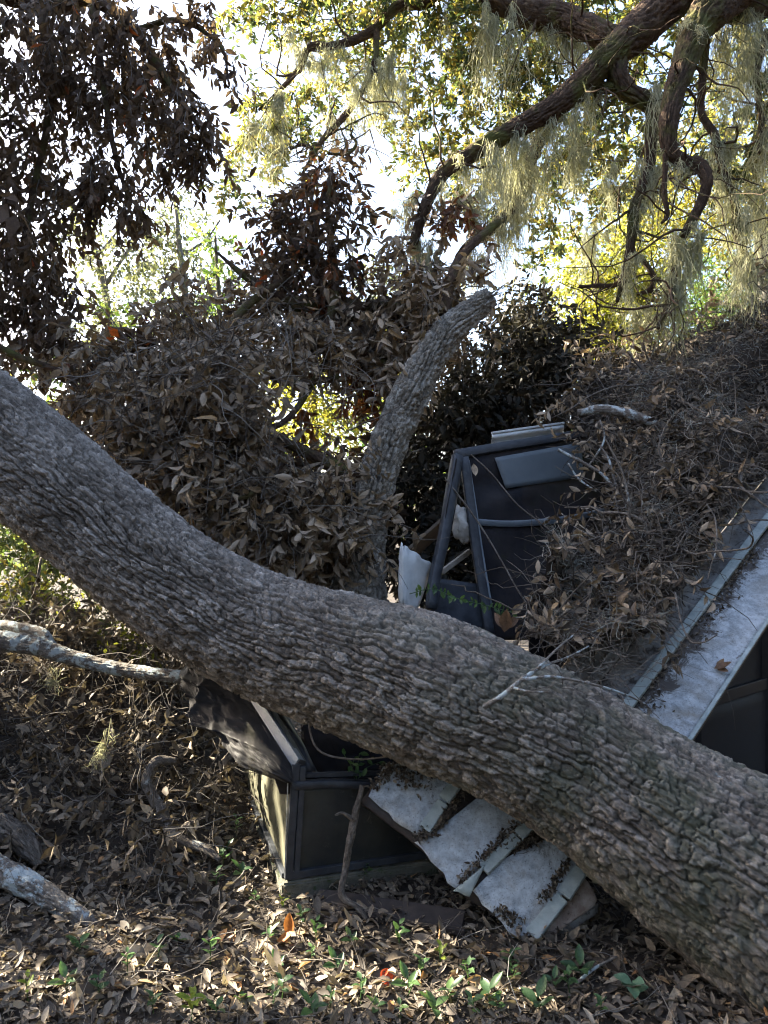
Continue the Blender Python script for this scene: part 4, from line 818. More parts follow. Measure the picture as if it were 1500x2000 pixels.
cl = fbm(p_[:, 0] * 3.4 + 5, p_[:, 2] * 3.4 + p_[:, 1] * 1.5, 77, 3); kc = cl + br.normal(size=len(p_)) * .12 > -.10; p_, o_ = p_[kc], o_[kc]      # hanging clumps with dark hollows between
lp, ld = sprays(ba, bt, p_, o_, 15, .32, .072, .43, br, 1, droop=.6, outw=.3, nrm_up=.05, twig_r=.003, leaf_droop=.55, curl=(.05, 1.2), fold=(.1, 1.6), spread=1.0)
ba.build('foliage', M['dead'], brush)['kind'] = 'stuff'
bb = Acc(); pb_, ob_ = blob_points([B(300, 800, 5.5, 170, 150, .3, 110), B(450, 780, 5.6, 170, 150, .3, 120), B(480, 960, 5.4, 200, 130, .3, 130), B(330, 680, 5.7, 150, 70, .3, 60), B(660, 980, 5.3, 80, 110, .25, 60), B(740, 640, 5.7, 110, 45, .25, 50), B(200, 900, 5.4, 140, 90, .3, 60)], br)
gb_ = pb_ - gap_c; gb_ = gb_ - (gb_ @ gap_d)[:, None] * gap_d; kb_ = np.hypot(gb_[:, 0] / .42, gb_[:, 2] / .40) > 1
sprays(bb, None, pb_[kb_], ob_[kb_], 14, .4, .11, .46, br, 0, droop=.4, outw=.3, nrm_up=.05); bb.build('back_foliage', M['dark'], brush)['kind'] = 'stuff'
n = 700; k = br.integers(len(p_), size=n)
tubes(bt, walk(p_[k], br.normal(size=(n, 3)) + [0, -.3, -.5], br.uniform(.2, .7, n), 6, .22, .12, br), np.linspace(1, .4, 6)[None] * br.uniform(.0012, .0032, n)[:, None], 3, br)
n = 260; fq = sample_poly([(160, 700), (330, 620), (560, 620), (690, 700), (690, 1080), (520, 1090), (380, 1010), (260, 900)], n, br); fY = br.uniform(3.95, 4.3, n)
fp = np.stack([(fq[:, 0] - 750) / FPX * fY, fY, CAM_Z - (fq[:, 1] - 1000) / FPX * fY], 1)
tubes(bt, walk(fp, br.normal(size=(n, 3)) * [1, .35, 1] + [0, 0, -.1], br.uniform(.18, .75, n), 9, .16, .06, br), np.linspace(1, .35, 9)[None] * br.uniform(.0014, .0042, n)[:, None], 4, br, rnd=br.uniform(.35, 1, n))
bt.build('twigs', M['twig'], brush)['kind'] = 'stuff'
# leaves one can pick out on the near face of the heap
pm = sample_poly([(180, 740), (330, 700), (560, 760), (560, 860), (690, 980), (660, 1090), (520, 1090), (380, 1010), (260, 900)], 300, br)
Yn = np.interp(pm[:, 1], [700, 1100], [4.25, 4.0]) + br.uniform(-.08, .12, 300)
pp = np.stack([(pm[:, 0] - 750) / FPX * Yn, Yn, CAM_Z - (pm[:, 1] - 1000) / FPX * Yn], 1)
leaf_children(brush, LM_dead, pp, unit(br.normal(size=(300, 3)) + [0, -.2, -.7]), unit(br.normal(size=(300, 3)) * .6 + [0, -1, .3]), br.uniform(.05, .098, 300), br)
for rows, sd in (([(150, 740, 4.5, 5), (90, 715, 4.6, 6), (20, 690, 4.7, 7), (-60, 640, 4.8, 9)], 1), ([(420, 900, 4.25, 4), (500, 850, 4.35, 5), (570, 810, 4.5, 6), (640, 700, 4.9, 6)], 2), ([(260, 820, 4.4, 5), (330, 760, 4.5, 7), (420, 700, 4.6, 8), (470, 610, 4.8, 8), (560, 540, 5, 6)], 3),
                 ([(640, 640, 4.9, 9), (655, 560, 5, 8), (648, 480, 5.05, 6), (640, 400, 5.1, 5), (650, 340, 5.1, 3)], 4), ([(560, 900, 4.2, 4), (500, 960, 4.1, 5), (450, 980, 4.1, 4)], 5), ([(840, 640, 4.9, 7), (800, 560, 5, 6), (790, 500, 5.1, 4)], 6)):
    bark_tube('branch', path_px(rows), M['bark_oak'], brush, ds=.015, nfront=14, nback=6, amp=.004, cell=.5, seed=70 + sd, lump=.15)
# rust coloured dead sprays
ra, rt = Acc(), Acc()
p_, o_ = blob_points([B(645, 540, 5.1, 26, 80, .15, 16), B(520, 500, 5.2, 20, 30, .1, 4), B(740, 700, 5.2, 40, 70, .2, 18), B(700, 760, 5.2, 40, 60, .2, 12), B(890, 400, 5.05, 34, 32, .1, 8), B(650, 330, 5.1, 40, 18, .1, 4), B(600, 810, 5.2, 40, 50, .2, 6)], br)
sprays(ra, rt, p_, o_, 9, .2, .085, .38, br, 1, droop=.6, outw=.3, cull=False)
ra.build('rust_foliage', M['rust'], brush)['kind'] = 'stuff'
# standing dead spray above the heap
dead_top = empty('withered_sapling', 'upright withered dark sapling rising against the white sky at centre', 'sapling')
da, dt = Acc(), Acc()
p_, o_ = blob_points([B(590, 400, 5.2, 55, 60, .2, 42), B(650, 350, 5.2, 45, 40, .2, 30), B(540, 440, 5.2, 45, 40, .2, 24), B(610, 480, 5.2, 80, 55, .25, 60), B(680, 420, 5.2, 25, 40, .15, 10), B(560, 540, 5.1, 70, 45, .25, 50), B(660, 520, 5.1, 50, 60, .2, 30), B(720, 590, 5.1, 60, 25, .2, 26)], br)
sprays(da, dt, p_, o_, 9, .24, .078, .36, br, 1, droop=.35, outw=.4)
da.build('crown', M['dark'], dead_top)['kind'] = 'stuff'; dt.build('twigs', M['twig'], dead_top)['kind'] = 'stuff'
bark_tube('trunk', path_px([(640, 690, 5.1, 10), (625, 580, 5.15, 9), (615, 480, 5.2, 7), (625, 400, 5.2, 5), (650, 330, 5.2, 3)]), M['bark_dead'], dead_top, ds=.015, nfront=14, nback=6, amp=.004, cell=.5, seed=90, lump=.15)

# ------------------------------------------------------------------ dark magnolia, upper left and beyond the frame
mg = np.random.default_rng(41)
magn = empty('dark_magnolia', 'dark withered magnolia hanging over the upper left corner', 'tree')
ma, mt_ = Acc(), Acc()
near_bl = [B(60, 60, 5.2, 150, 130, .5, 120), B(200, 70, 5.2, 130, 100, .5, 110), B(310, 90, 5.2, 90, 80, .4, 60), B(340, 190, 5.0, 50, 60, .3, 30), B(250, 200, 5.2, 90, 70, .4, 60), B(380, 250, 4.9, 45, 55, .25, 26), B(330, 285, 4.9, 70, 40, .25, 28), B(230, 330, 5.0, 70, 65, .3, 44), B(260, 400, 5.0, 40, 28, .2, 16),
           B(110, 190, 5.2, 120, 80, .4, 60), B(80, 300, 5.2, 100, 80, .4, 56), B(170, 390, 5.1, 50, 50, .3, 22), B(50, 420, 5.2, 80, 90, .4, 66), B(40, 540, 5.1, 70, 90, .4, 66), B(110, 520, 5.0, 50, 60, .3, 24), B(50, 640, 5.0, 80, 70, .4, 56), B(150, 650, 4.9, 60, 40, .3, 22), B(400, 30, 5.0, 40, 40, .2, 12), B(440, 110, 4.9, 26, 40, .15, 7), B(-60, 300, 5.2, 90, 300, .5, 120)]
p_, o_ = blob_points(near_bl, mg); KM = mg.random(len(p_)) < .95; p_, o_ = p_[KM], o_[KM]; lpm, ldm = sprays(ma, mt_, p_, o_, 10, .26, .072, .40, mg, 1, droop=.75, outw=.25, nrm_up=.15, leaf_droop=.6, twig_r=.003)
# unseen leaves added along the sun direction, left and above, to shade the clearing
n = 4200; sp = np.stack([mg.uniform(-2.2, 2.6, n), mg.uniform(1.9, 6.0, n), mg.uniform(-.1, 2.9, n)], 1) + TOSUN * mg.uniform(4.2, 10.5, n)[:, None] + mg.normal(size=(n, 3)) * .15
k = (sp[:, 0] / sp[:, 1] < -.56) & (sp[:, 2] > 1.6); sp = sp[k]
sprays(ma, None, sp, unit(mg.normal(size=sp.shape)), 9, .42, .18, .44, mg, 0, droop=.4, outw=.4, nrm_up=.5, twig_r=.004)
ma.build('crown', M['dark'], magn)['kind'] = 'stuff'; mt_.build('twigs', M['bark_dead'], magn)['kind'] = 'stuff'
for rows, sd in (([(-300, -250, 5.6, 30), (-80, -60, 5.4, 22), (80, 10, 5.3, 17), (180, 0, 5.2, 13), (260, 60, 5.1, 10), (330, 160, 5, 7), (390, 250, 4.9, 4)], 1), ([(80, 10, 5.3, 12), (100, 140, 5.2, 9), (90, 260, 5.2, 7), (60, 400, 5.2, 6), (40, 540, 5.1, 5), (60, 650, 5, 3)], 2), ([(180, 0, 5.2, 9), (200, 150, 5.1, 6), (220, 280, 5, 5), (250, 390, 5, 3)], 3), ([(260, 60, 5.1, 6), (350, 40, 5, 5), (430, 90, 4.9, 3), (446, 160, 4.9, 2)], 4)):
    bark_tube('branch', path_px(rows), M['bark_oak'], magn, ds=.02, nfront=14, nback=6, amp=.005, cell=.6, seed=100 + sd, lump=.12)
tk = [np.array([-6.6, 6.8, -.2, .30]), np.array([-6.5, 6.8, 1.5, .25]), np.array([-6.3, 6.7, 3.2, .22]), np.array([-6.2, 6.8, 5.0, .16]), np.array([-6.1, 6.9, 6.6, .08])]
bark_tube('trunk', tk, M['bark_oak'], magn, ds=.04, nfront=20, nback=12, amp=.012, seed=111)
sel = mg.choice(np.nonzero((lpm[:, 0] / lpm[:, 1] > -.5))[0], 260, replace=False)
leaf_children(magn, LM_dark, lpm[sel] + [0, -.03, 0], unit(ldm[sel] + mg.normal(size=(260, 3)) * .3), unit(mg.normal(size=(260, 3)) + [0, -.5, 0]), mg.uniform(.055, .085, 260), mg)

# ------------------------------------------------------------------ live oak
ok = np.random.default_rng(51)
oak = empty('live_oak', 'sprawling live oak with dark limbs draped in moss at upper right', 'tree')
LIMB = {}
def limb(key, rows, seed, name='limb', ds=.014, nf=40):
    LIMB[key] = path_px([(a_, b_, c_, d_ * .78) for a_, b_, c_, d_ in rows]); return bark_tube(name, LIMB[key], M['bark_oak'], oak, ds=ds, nfront=nf, nback=14, amp=.012 if rows[0][3] > 18 else .007, cell=.9, seed=seed, lump=.12)
limb('diag', [(1480, -170, 5.6, 56), (1390, -75, 5.5, 52), (1300, 10, 5.4, 47), (1235, 70, 5.35, 43), (1180, 118, 5.3, 36), (1120, 180, 5.3, 30), (1050, 228, 5.25, 25), (980, 265, 5.2, 21), (915, 305, 5.2, 18), (868, 335, 5.15, 16), (838, 385, 5.1, 14), (818, 440, 5.1, 12), (808, 478, 5.1, 9)], 1)
limb('top', [(880, -60, 6.1, 24), (960, -8, 5.9, 30), (1030, 22, 5.8, 33), (1100, 36, 5.7, 32), (1160, 60, 5.55, 30), (1215, 88, 5.45, 28)], 2)
limb('mid', [(1205, 95, 5.35, 30), (1205, 140, 5.3, 25), (1225, 175, 5.3, 22), (1262, 200, 5.3, 20), (1280, 222, 5.3, 17), (1272, 262, 5.25, 15), (1268, 320, 5.25, 13), (1252, 372, 5.2, 11), (1236, 410, 5.2, 11), (1233, 470, 5.2, 11), (1222, 530, 5.2, 9), (1205, 590, 5.2, 4)], 3)
limb('link', [(1130, 176, 5.35, 14), (1165, 168, 5.35, 11), (1200, 172, 5.3, 11)], 4, 'branch')
limb('right', [(1560, -120, 5.6, 60), (1470, -60, 5.4, 60), (1400, 10, 5.2, 50), (1362, 55, 5.15, 38), (1340, 115, 5.1, 30), (1318, 180, 5.05, 25), (1306, 240, 5, 21), (1310, 292, 5, 18), (1335, 316, 5, 16), (1366, 324, 4.98, 15), (1380, 350, 4.95, 14), (1372, 390, 4.95, 12), (1352, 430, 4.95, 11), (1334, 462, 4.95, 9)], 5)
limb('drop', [(1318, 520, 4.95, 8), (1312, 570, 4.95, 9), (1300, 610, 4.95, 7), (1284, 642, 4.95, 5)], 6, 'branch')
limb('right2', [(1400, 20, 5.5, 26), (1450, 24, 5.5, 26), (1520, 0, 5.6, 30), (1620, -50, 5.8, 36)], 7)
limb('thin', [(1378, 80, 5.4, 12), (1372, 150, 5.4, 9), (1370, 220, 5.4, 9), (1395, 262, 5.35, 10), (1404, 300, 5.3, 9), (1418, 350, 5.3, 9), (1436, 400, 5.3, 10), (1438, 450, 5.3, 10), (1456, 500, 5.3, 9), (1475, 560, 5.3, 6)], 8, 'branch')
limb('edge', [(1500, 60, 5.6, 10), (1478, 140, 5.6, 8), (1486, 230, 5.6, 7), (1482, 300, 5.6, 5)], 9, 'branch')
limb('second', [(1100, 205, 5.6, 18), (1060, 262, 5.6, 16), (1030, 330, 5.55, 15), (1012, 392, 5.5, 14), (975, 435, 5.45, 14), (930, 468, 5.4, 13), (900, 498, 5.3, 11), (884, 545, 5.2, 10), (870, 600, 5.1, 9)], 10)
limb('left', [(900, -60, 6.2, 18), (840, 0, 6.1, 15), (775, 14, 6.1, 12), (725, 62, 6.1, 11), (660, 88, 6.0, 10), (606, 92, 6.0, 9), (588, 128, 6.0, 7), (548, 175, 5.9, 5), (505, 215, 5.9, 3)], 11, 'branch')
limb('left2', [(735, 58, 6.1, 8), (732, 120, 6.0, 7), (700, 190, 6.0, 7), (668, 232, 6.0, 8), (632, 270, 5.9, 7), (612, 305, 5.9, 6), (590, 340, 5.9, 3)], 12, 'branch')
limb('left3', [(612, 290, 5.9, 4), (590, 283, 5.9, 4), (566, 292, 5.9, 3)], 13, 'branch'); limb('left4', [(640, 300, 5.9, 3), (680, 300, 5.9, 4), (696, 280, 5.9, 4), (684, 262, 5.9, 3)], 14, 'branch')
limb('curl', [(1130, 560, 5.5, 4), (1170, 558, 5.5, 5), (1205, 555, 5.5, 6), (1225, 520, 5.4, 7)], 15, 'branch'); limb('curl2', [(1250, 500, 5.3, 6), (1276, 540, 5.3, 7), (1268, 566, 5.3, 6), (1244, 575, 5.3, 4)], 16, 'branch')
limb('side', [(1300, 300, 5.0, 7), (1298, 380, 5, 6), (1304, 420, 5, 5), (1292, 436, 5, 3)], 17, 'branch')
# trunk of the oak, out of frame at the right
bark_tube('trunk', [np.array([4.6, 6.6, -.3, .62]), np.array([4.5, 6.5, 1.5, .52]), np.array([4.3, 6.3, 3.4, .48]), np.array([3.8, 6.0, 4.9, .40]), np.array([3.1, 5.7, 5.9, .30]), np.array([2.6, 5.55, 6.2, .22])], M['bark_oak'], oak, ds=.04, nfront=40, nback=20, amp=.018, seed=140)
oa, ot = Acc(), Acc()
for key, cr_ in LIMB.items():
    q, _ = catmull(cr_, 60); nb_ = int(6 + len(cr_) * 1.6); ii = ok.integers(6, 60, nb_)
    bp_ = walk(q[ii, :3], ok.normal(size=(nb_, 3)) + [0, 0, -.15], ok.uniform(.25, .95, nb_), 9, .34, .03, ok)
    tubes(ot, bp_, np.linspace(1, .25, 9)[None] * np.minimum(ok.uniform(.004, .011, nb_), q[ii, 3] * .5)[:, None], 5, ok)
obl = []
R_ = lambda a, b: ok.uniform(a, b)
for (px, py, rx, ry, n) in [(650, 40, 90, 45, 26), (760, 60, 90, 60, 30), (900, 70, 90, 80, 36), (1020, 90, 90, 60, 34), (880, 170, 90, 70, 28), (980, 180, 90, 70, 32), (1080, 120, 80, 60, 26), (760, 200, 70, 60, 16), (680, 150, 70, 60, 18), (560, 220, 50, 50, 12), (510, 250, 40, 60, 18), (490, 330, 35, 45, 13), (560, 280, 50, 50, 14), (600, 210, 50, 50, 12),
                            (460, 380, 20, 35, 6), (500, 50, 50, 40, 6), (460, 10, 40, 30, 5), (560, 10, 60, 25, 9), (800, 300, 40, 40, 10), (880, 260, 60, 60, 18), (960, 340, 70, 60, 22), (1050, 330, 70, 70, 26), (1120, 260, 60, 60, 20), (1180, 230, 50, 60, 12), (1150, 340, 70, 60, 22), (1220, 320, 50, 60, 16), (1040, 430, 60, 40, 7), (1300, 120, 60, 60, 16), (1270, 40, 60, 40, 12), (1440, 120, 60, 70, 22), (1480, 260, 40, 90, 24),
                            (1420, 210, 40, 60, 14), (1480, 390, 40, 70, 14), (1180, 390, 60, 40, 8), (1340, 250, 40, 50, 10), (1440, 320, 50, 50, 16), (1230, 150, 40, 40, 6), (1090, 470, 40, 30, 4), (920, 380, 40, 30, 8), (1050, 540, 40, 40, 4), (720, 0, 90, 30, 20), (1150, 10, 120, 30, 26), (840, -40, 200, 60, 60), (1200, -60, 250, 60, 70), (560, -60, 150, 60, 40)]:
    obl.append(B(px, py, R_(5.8, 7.4), rx, ry, .5, int(n * (2.0 if px < 800 else 2.2))))
p_, o_ = blob_points(obl, ok); sprays(oa, ot, p_, o_, 15, .20, .070, .44, ok, 0, droop=.15, outw=.4, nrm_up=.3, twig_r=.0022, leaf_droop=.1)
oa.build('crown', M['oakleaf'], oak)['kind'] = 'stuff'; ot.build('twigs', M['bark_oak'], oak)['kind'] = 'stuff'

# ------------------------------------------------------------------ Spanish moss
ORD = ['first', 'second', 'third', 'fourth', 'fifth', 'sixth', 'seventh', 'eighth', 'ninth', 'tenth', 'eleventh', 'twelfth', 'thirteenth', 'fourteenth', 'fifteenth', 'sixteenth', 'seventeenth', 'eighteenth', 'nineteenth', 'twentieth', 'twenty-first', 'twenty-second', 'twenty-third', 'twenty-fourth', 'twenty-fifth', 'twenty-sixth', 'twenty-seventh', 'twenty-eighth', 'twenty-ninth', 'thirtieth'] + ['thirty-' + w for w in ('first', 'second', 'third', 'fourth', 'fifth', 'sixth', 'seventh', 'eighth', 'ninth')] + ['fortieth'] + ['forty-' + w for w in ('first', 'second', 'third', 'fourth', 'fifth', 'sixth', 'seventh', 'eighth', 'ninth')]
ms_rng = np.random.default_rng(61)
def moss(px, py, Y, wpx, lpx, n, label, group=None, slope=0.0, nk=None):
    "one hanging curtain: wpx wide and lpx long in photo pixels at its depth"
    n = int(n * 1.6); lpx *= 1.15; w, L = wpx / FPX * Y, lpx / FPX * Y; c = P(px, py, Y); a = Acc()
    nk = nk or max(3, int(wpx / 7)); lx = np.sort(ms_rng.uniform(-1, 1, nk)); ll_ = L * (.12 + 1.1 * ms_rng.random(nk) ** 1.4) * (1 - .3 * np.abs(lx)); ly = ms_rng.normal(size=nk) * .07; lz = ms_rng.normal(size=nk) * .04
    j = ms_rng.integers(nk, size=n); off = ms_rng.normal(size=(n, 2)) * np.array([.014, .012]) * min(1, wpx / 30); t = lx[j] * w / 2
    start = c + np.stack([t + off[:, 0], ly[j] + off[:, 1], -slope * t + lz[j] + ms_rng.uniform(-.35, .03, n) * ll_[j] * ms_rng.random(n)], 1)
    ln = ll_[j] * np.clip(1.15 - np.abs(ms_rng.normal(size=n)) * .42, .15, 1.2)
    k = 9; path = walk(start, np.array([0, 0, -1.0]) + ms_rng.normal(size=(n, 3)) * .25, ln, k, .38, .6, ms_rng)
    tt = np.linspace(0, 1, k)[None]; path[:, :, 0] -= off[:, :1] * tt * .85; path[:, :, 1] -= off[:, 1:] * tt * .85
    path[:, 1:, :2] += np.cumsum(ms_rng.normal(size=(n, k - 1, 2)), 1) * .005
    ribbons(a, path, np.linspace(1, .45, k)[None] * ms_rng.uniform(.0012, .0031, n)[:, None], ms_rng)
    hk = 10; hx = np.linspace(-1, 1, hk)[None] * (w / 2 + .02) + 0 * ms_rng.random((5, 1)); hold = c + np.stack([hx, ms_rng.normal(size=(5, hk)) * .03, -slope * hx + ms_rng.normal(size=(5, hk)) * .03], -1)
    ribbons(a, hold, np.full((5, hk), .0016), ms_rng)          # strands matted along the branch
    m_ = int(n * 1.2); s_ = ms_rng.integers(n, size=m_); kk = ms_rng.integers(k, size=m_)     # side curls
    ribbons(a, walk(path[s_, kk], ms_rng.normal(size=(m_, 3)) + [0, 0, -.8], ms_rng.uniform(.03, .10, m_), 4, .65, .3, ms_rng), np.full((m_, 4), .0013), ms_rng)
    o = a.build('spanish_moss', M['moss']); return tag(o, label, 'moss', group)
moss(1330, 455, 4.95, 66, 140, 300, 'pale bushy moss beard hanging from the curled limb tip at right')
moss(1465, 505, 5.3, 66, 170, 300, 'broad moss beard reaching the debris at the far right')
moss(590, 90, 6.0, 40, 100, 130, 'moss tuft hanging at the elbow of the left oak branch')
moss(735, 130, 6.0, 100, 130, 320, 'wide dark moss curtain hanging at the centre of the left branches')
moss(540, 190, 5.9, 34, 220, 170, 'long narrow moss streamer at the far left end of the oak')
moss(975, 40, 5.8, 70, 180, 240, 'thick moss hanging from the top limb near its left end')
moss(1230, 500, 5.2, 40, 110, 150, 'moss hanging from the drooping tip of the middle limb')
moss(1268, 605, 5.3, 46, 100, 170, 'moss beard hanging just above the roof debris')
moss(1310, 560, 5.0, 36, 130, 140, 'moss on the short hanging branch below the pale beard')
moss(1430, 40, 5.5, 60, 260, 220, 'long bluish moss curtain at the upper right against blue sky')
moss(1478, 60, 5.6, 40, 200, 160, 'moss curtain hanging at the very right edge of sky')
moss(920, 395, 5.1, 60, 60, 140, 'yellowish moss clump on the lower branch fork at centre')
moss(830, 470, 5.1, 36, 150, 130, 'moss hanging among dead leaves below the diagonal limb tip')
moss(790, 400, 5.2, 40, 120, 120, 'moss draped on the withered spray left of the limb tip')
for k_, (px, py, w, l, n, Y) in enumerate(sorted([(1010, 255, 50, 170, 130, 5.25), (960, 285, 60, 150, 150, 5.2), (1065, 230, 46, 130, 110, 5.3), (905, 320, 40, 90, 70, 5.2), (1110, 205, 40, 120, 90, 5.3), (1150, 175, 40, 110, 80, 5.35), (1000, 300, 80, 160, 170, 5.4), (860, 345, 30, 60, 50, 5.15)])):
    moss(px, py, Y, w, l, n, 'grey-green moss curtain on the long diagonal limb, ' + ORD[k_] + ' counted from its left tip', 'moss curtains on the diagonal limb', .5)
for k_, (px, py, w, l, n, Y) in enumerate(sorted([(1040, 330, 60, 130, 150, 5.55), (985, 435, 60, 110, 120, 5.45), (930, 480, 50, 120, 110, 5.4), (1005, 390, 40, 90, 90, 5.5)])):
    moss(px, py, Y, w, l, n, 'moss curtain on the limb behind the diagonal one, ' + ORD[k_] + ' from the left', 'moss curtains on the second limb')
for k_, (px, py, w, l, n, Y) in enumerate(sorted([(1275, 225, 40, 170, 130, 5.3), (1262, 330, 40, 140, 120, 5.25), (1130, 290, 50, 170, 150, 5.5), (1180, 330, 36, 130, 90, 5.5), (1165, 440, 40, 120, 90, 5.5), (1285, 170, 30, 100, 60, 5.3), (1240, 400, 24, 90, 60, 5.2)])):
    moss(px, py, Y, w, l, n, 'moss curtain by the middle drooping limb, ' + ORD[k_] + ' counted from the left', 'moss curtains on the middle limb')
for k_, (px, py, w, l, n, Y) in enumerate(sorted([(1310, 300, 30, 130, 80, 5.0), (1360, 325, 44, 70, 90, 4.98), (1400, 280, 40, 160, 130, 5.35), (1415, 350, 36, 120, 100, 5.3), (1440, 420, 40, 130, 110, 5.3), (1345, 60, 30, 110, 50, 5.1), (1488, 250, 34, 150, 100, 5.6), (1480, 380, 40, 170, 120, 5.6)])):
    moss(px, py, Y, w, l, n, 'moss curtain on the right-hand limbs, ' + ORD[k_] + ' counted from the left', 'moss curtains on the right limbs')
for k_, (px, py, w, l, n, Y) in enumerate(sorted([(650, 92, 60, 80, 100, 6.0), (700, 180, 40, 110, 110, 6.0), (770, 160, 40, 120, 110, 6.1), (660, 235, 30, 90, 70, 6.0), (870, 0, 30, 90, 60, 6.1), (620, 120, 30, 90, 70, 6.0), (500, 235, 24, 110, 70, 5.9)])):
    moss(px, py, Y, w, l, n, 'moss tuft on the thin branches left of centre, ' + ORD[k_] + ' from the left', 'moss tufts on the left branches')
for k_, (px, py, w, l, n, Y) in enumerate(sorted([(1050, 40, 50, 100, 100, 5.8), (1120, 60, 60, 110, 120, 5.7), (1085, 70, 40, 180, 120, 5.8)])):
    moss(px, py, Y, w, l, n, 'moss curtain under the thick top limb, ' + ORD[k_] + ' from the left', 'moss curtains on the top limb')
moss(212, 1446, 3.5, 7, 90, 16, 'small pale moss strand dangling over the leafy bank', nk=1)
moss(104, 1320, 3.75, 9, 45, 14, 'small moss tuft caught on the lichen branch', nk=1)

# ------------------------------------------------------------------ background trees
bgr = np.random.default_rng(71)
def bg_tree(name, label, mat, rows_list, blobs, nl, sl, ll, group=None, level=0, w=.5, droop=.1, bark='bark_far'):
    t = empty(name, label, 'tree', group); a, tw = Acc(), Acc()
    for j, rows in enumerate(rows_list):
        bark_tube('trunk' if j == 0 else 'branch', path_px(rows), M[bark], t, ds=.05, nfront=12, nback=6, amp=.01, seed=200 + j + int(rows[0][0]) % 50, lump=.1)
    p_, o_ = blob_points(blobs, bgr); sprays(a, tw if len(p_) < 300 else None, p_, o_, nl, sl, ll, w, bgr, level, droop=droop, outw=.4, nrm_up=.3, twig_r=.004)
    a.build('crown', mat, t)['kind'] = 'stuff'
    if tw.V: tw.build('twigs', M[bark], t)['kind'] = 'stuff'
    return t
bg_tree('thin_tree', 'thin pale tree with bare forked stems behind the brush at left', M['paleleaf'], [[(222, 760, 13, 8), (212, 620, 13, 7), (200, 540, 13, 6), (180, 470, 13, 4), (150, 420, 13, 2)], [(204, 560, 13, 4), (250, 490, 13, 3), (290, 440, 13, 2)], [(190, 500, 13, 3), (230, 450, 13, 2), (240, 420, 13, 1.5)]],
        [B(140, 480, 13, 40, 50, .6, 14), B(270, 500, 13, 50, 60, .6, 34), B(240, 570, 13, 50, 40, .6, 24), B(200, 650, 12.5, 80, 50, .6, 60), B(180, 440, 13, 50, 30, .5, 8)], 12, .6, .11)
bg_tree('thin_tree', 'slender light green tree with upright leafy top left of centre', M['paleleaf'], [[(375, 700, 14, 7), (360, 560, 14, 6), (350, 480, 14, 5), (345, 420, 14, 3), (338, 380, 14, 2)], [(352, 500, 14, 3), (400, 470, 14, 2), (430, 430, 14, 1.5)]],
        [B(345, 420, 14, 40, 55, .6, 34), B(320, 510, 14, 60, 50, .6, 44), B(400, 540, 14, 60, 50, .6, 34), B(290, 470, 14, 40, 40, .5, 24), B(360, 610, 14, 80, 40, .6, 50)], 12, .6, .11)
bg_tree('young_tree', 'small sunlit lime green sapling above the brush left of centre', M['greenleaf'], [[(430, 640, 8, 5), (425, 540, 8, 4), (420, 460, 8, 2)]],
        [B(420, 480, 8, 18, 36, .25, 20), B(440, 520, 8, 20, 30, .25, 10), B(380, 590, 8, 50, 25, .3, 20), B(240, 625, 8, 40, 22, .3, 16), B(110, 730, 8, 40, 20, .3, 14)], 8, .25, .08)
bg_tree('golden_oak', 'sunlit golden green oak in the background at right', M['goldleaf'], [[(1200, 1000, 14, 26), (1195, 760, 14, 20), (1180, 600, 14, 14), (1150, 500, 14, 8)], [(1185, 640, 14, 10), (1260, 560, 14, 7), (1330, 500, 14, 4)]],
        [B(1150, 560, 14, 70, 60, 1, 130), B(1220, 600, 14, 80, 70, 1, 170), B(1140, 640, 14, 50, 50, 1, 100), B(1270, 520, 14, 80, 60, 1, 130), B(1280, 640, 14, 70, 50, 1, 130), B(1230, 450, 14, 60, 50, 1, 80), B(1330, 440, 14.5, 80, 60, 1, 90), B(1180, 690, 14, 90, 30, 1, 110), B(1140, 490, 14, 40, 30, .7, 40)], 14, .6, .10)
bg_tree('bright_tree', 'bright fresh green tree in the background at the right', M['greenleaf'], [[(1400, 1000, 16, 20), (1400, 780, 16, 15), (1395, 640, 16, 11), (1390, 540, 16, 6)]],
        [B(1390, 560, 16, 60, 60, 1, 110), B(1420, 630, 16, 70, 50, 1, 110), B(1360, 620, 16, 50, 50, 1, 80), B(1460, 560, 16, 50, 60, 1, 70), B(1500, 640, 16, 60, 60, 1, 80)], 14, .6, .10)
bg_tree('olive_oak', 'golden olive oak crown high in the background at right', M['goldleaf'], [[(1500, 1000, 12, 26), (1500, 700, 12, 22), (1490, 450, 12, 16), (1450, 330, 12, 10)]],
        [B(1420, 380, 12, 70, 70, .9, 110), B(1480, 320, 12, 50, 70, .9, 90), B(1480, 460, 12, 60, 60, .9, 90), B(1330, 350, 12, 70, 60, .9, 70), B(1240, 340, 12, 60, 50, .9, 44), B(1190, 280, 12, 50, 40, .8, 30), B(1290, 400, 12, 60, 40, .8, 50)], 14, .55, .085)
bg_tree('gold_thicket', 'sunlit yellow foliage seen through the gap in the brush', M['goldleaf'], [[(620, 1010, 10, 10), (615, 860, 10, 8), (610, 740, 10, 5)]],
        [B(610, 740, 10, 80, 60, .6, 120), B(620, 820, 10, 90, 60, .6, 120), B(760, 800, 10, 60, 60, .6, 50), B(560, 880, 10, 60, 40, .6, 40), B(800, 700, 10, 40, 60, .6, 24)], 12, .45, .08)
bg_tree('bluish_tree', 'small bluish green far tree right of the withered sapling', M['paleleaf'], [[(760, 760, 15, 7), (755, 640, 15, 5), (750, 560, 15, 3)]], [B(740, 550, 15, 50, 40, .6, 40), B(790, 590, 15, 40, 40, .6, 20)], 12, .6, .10)
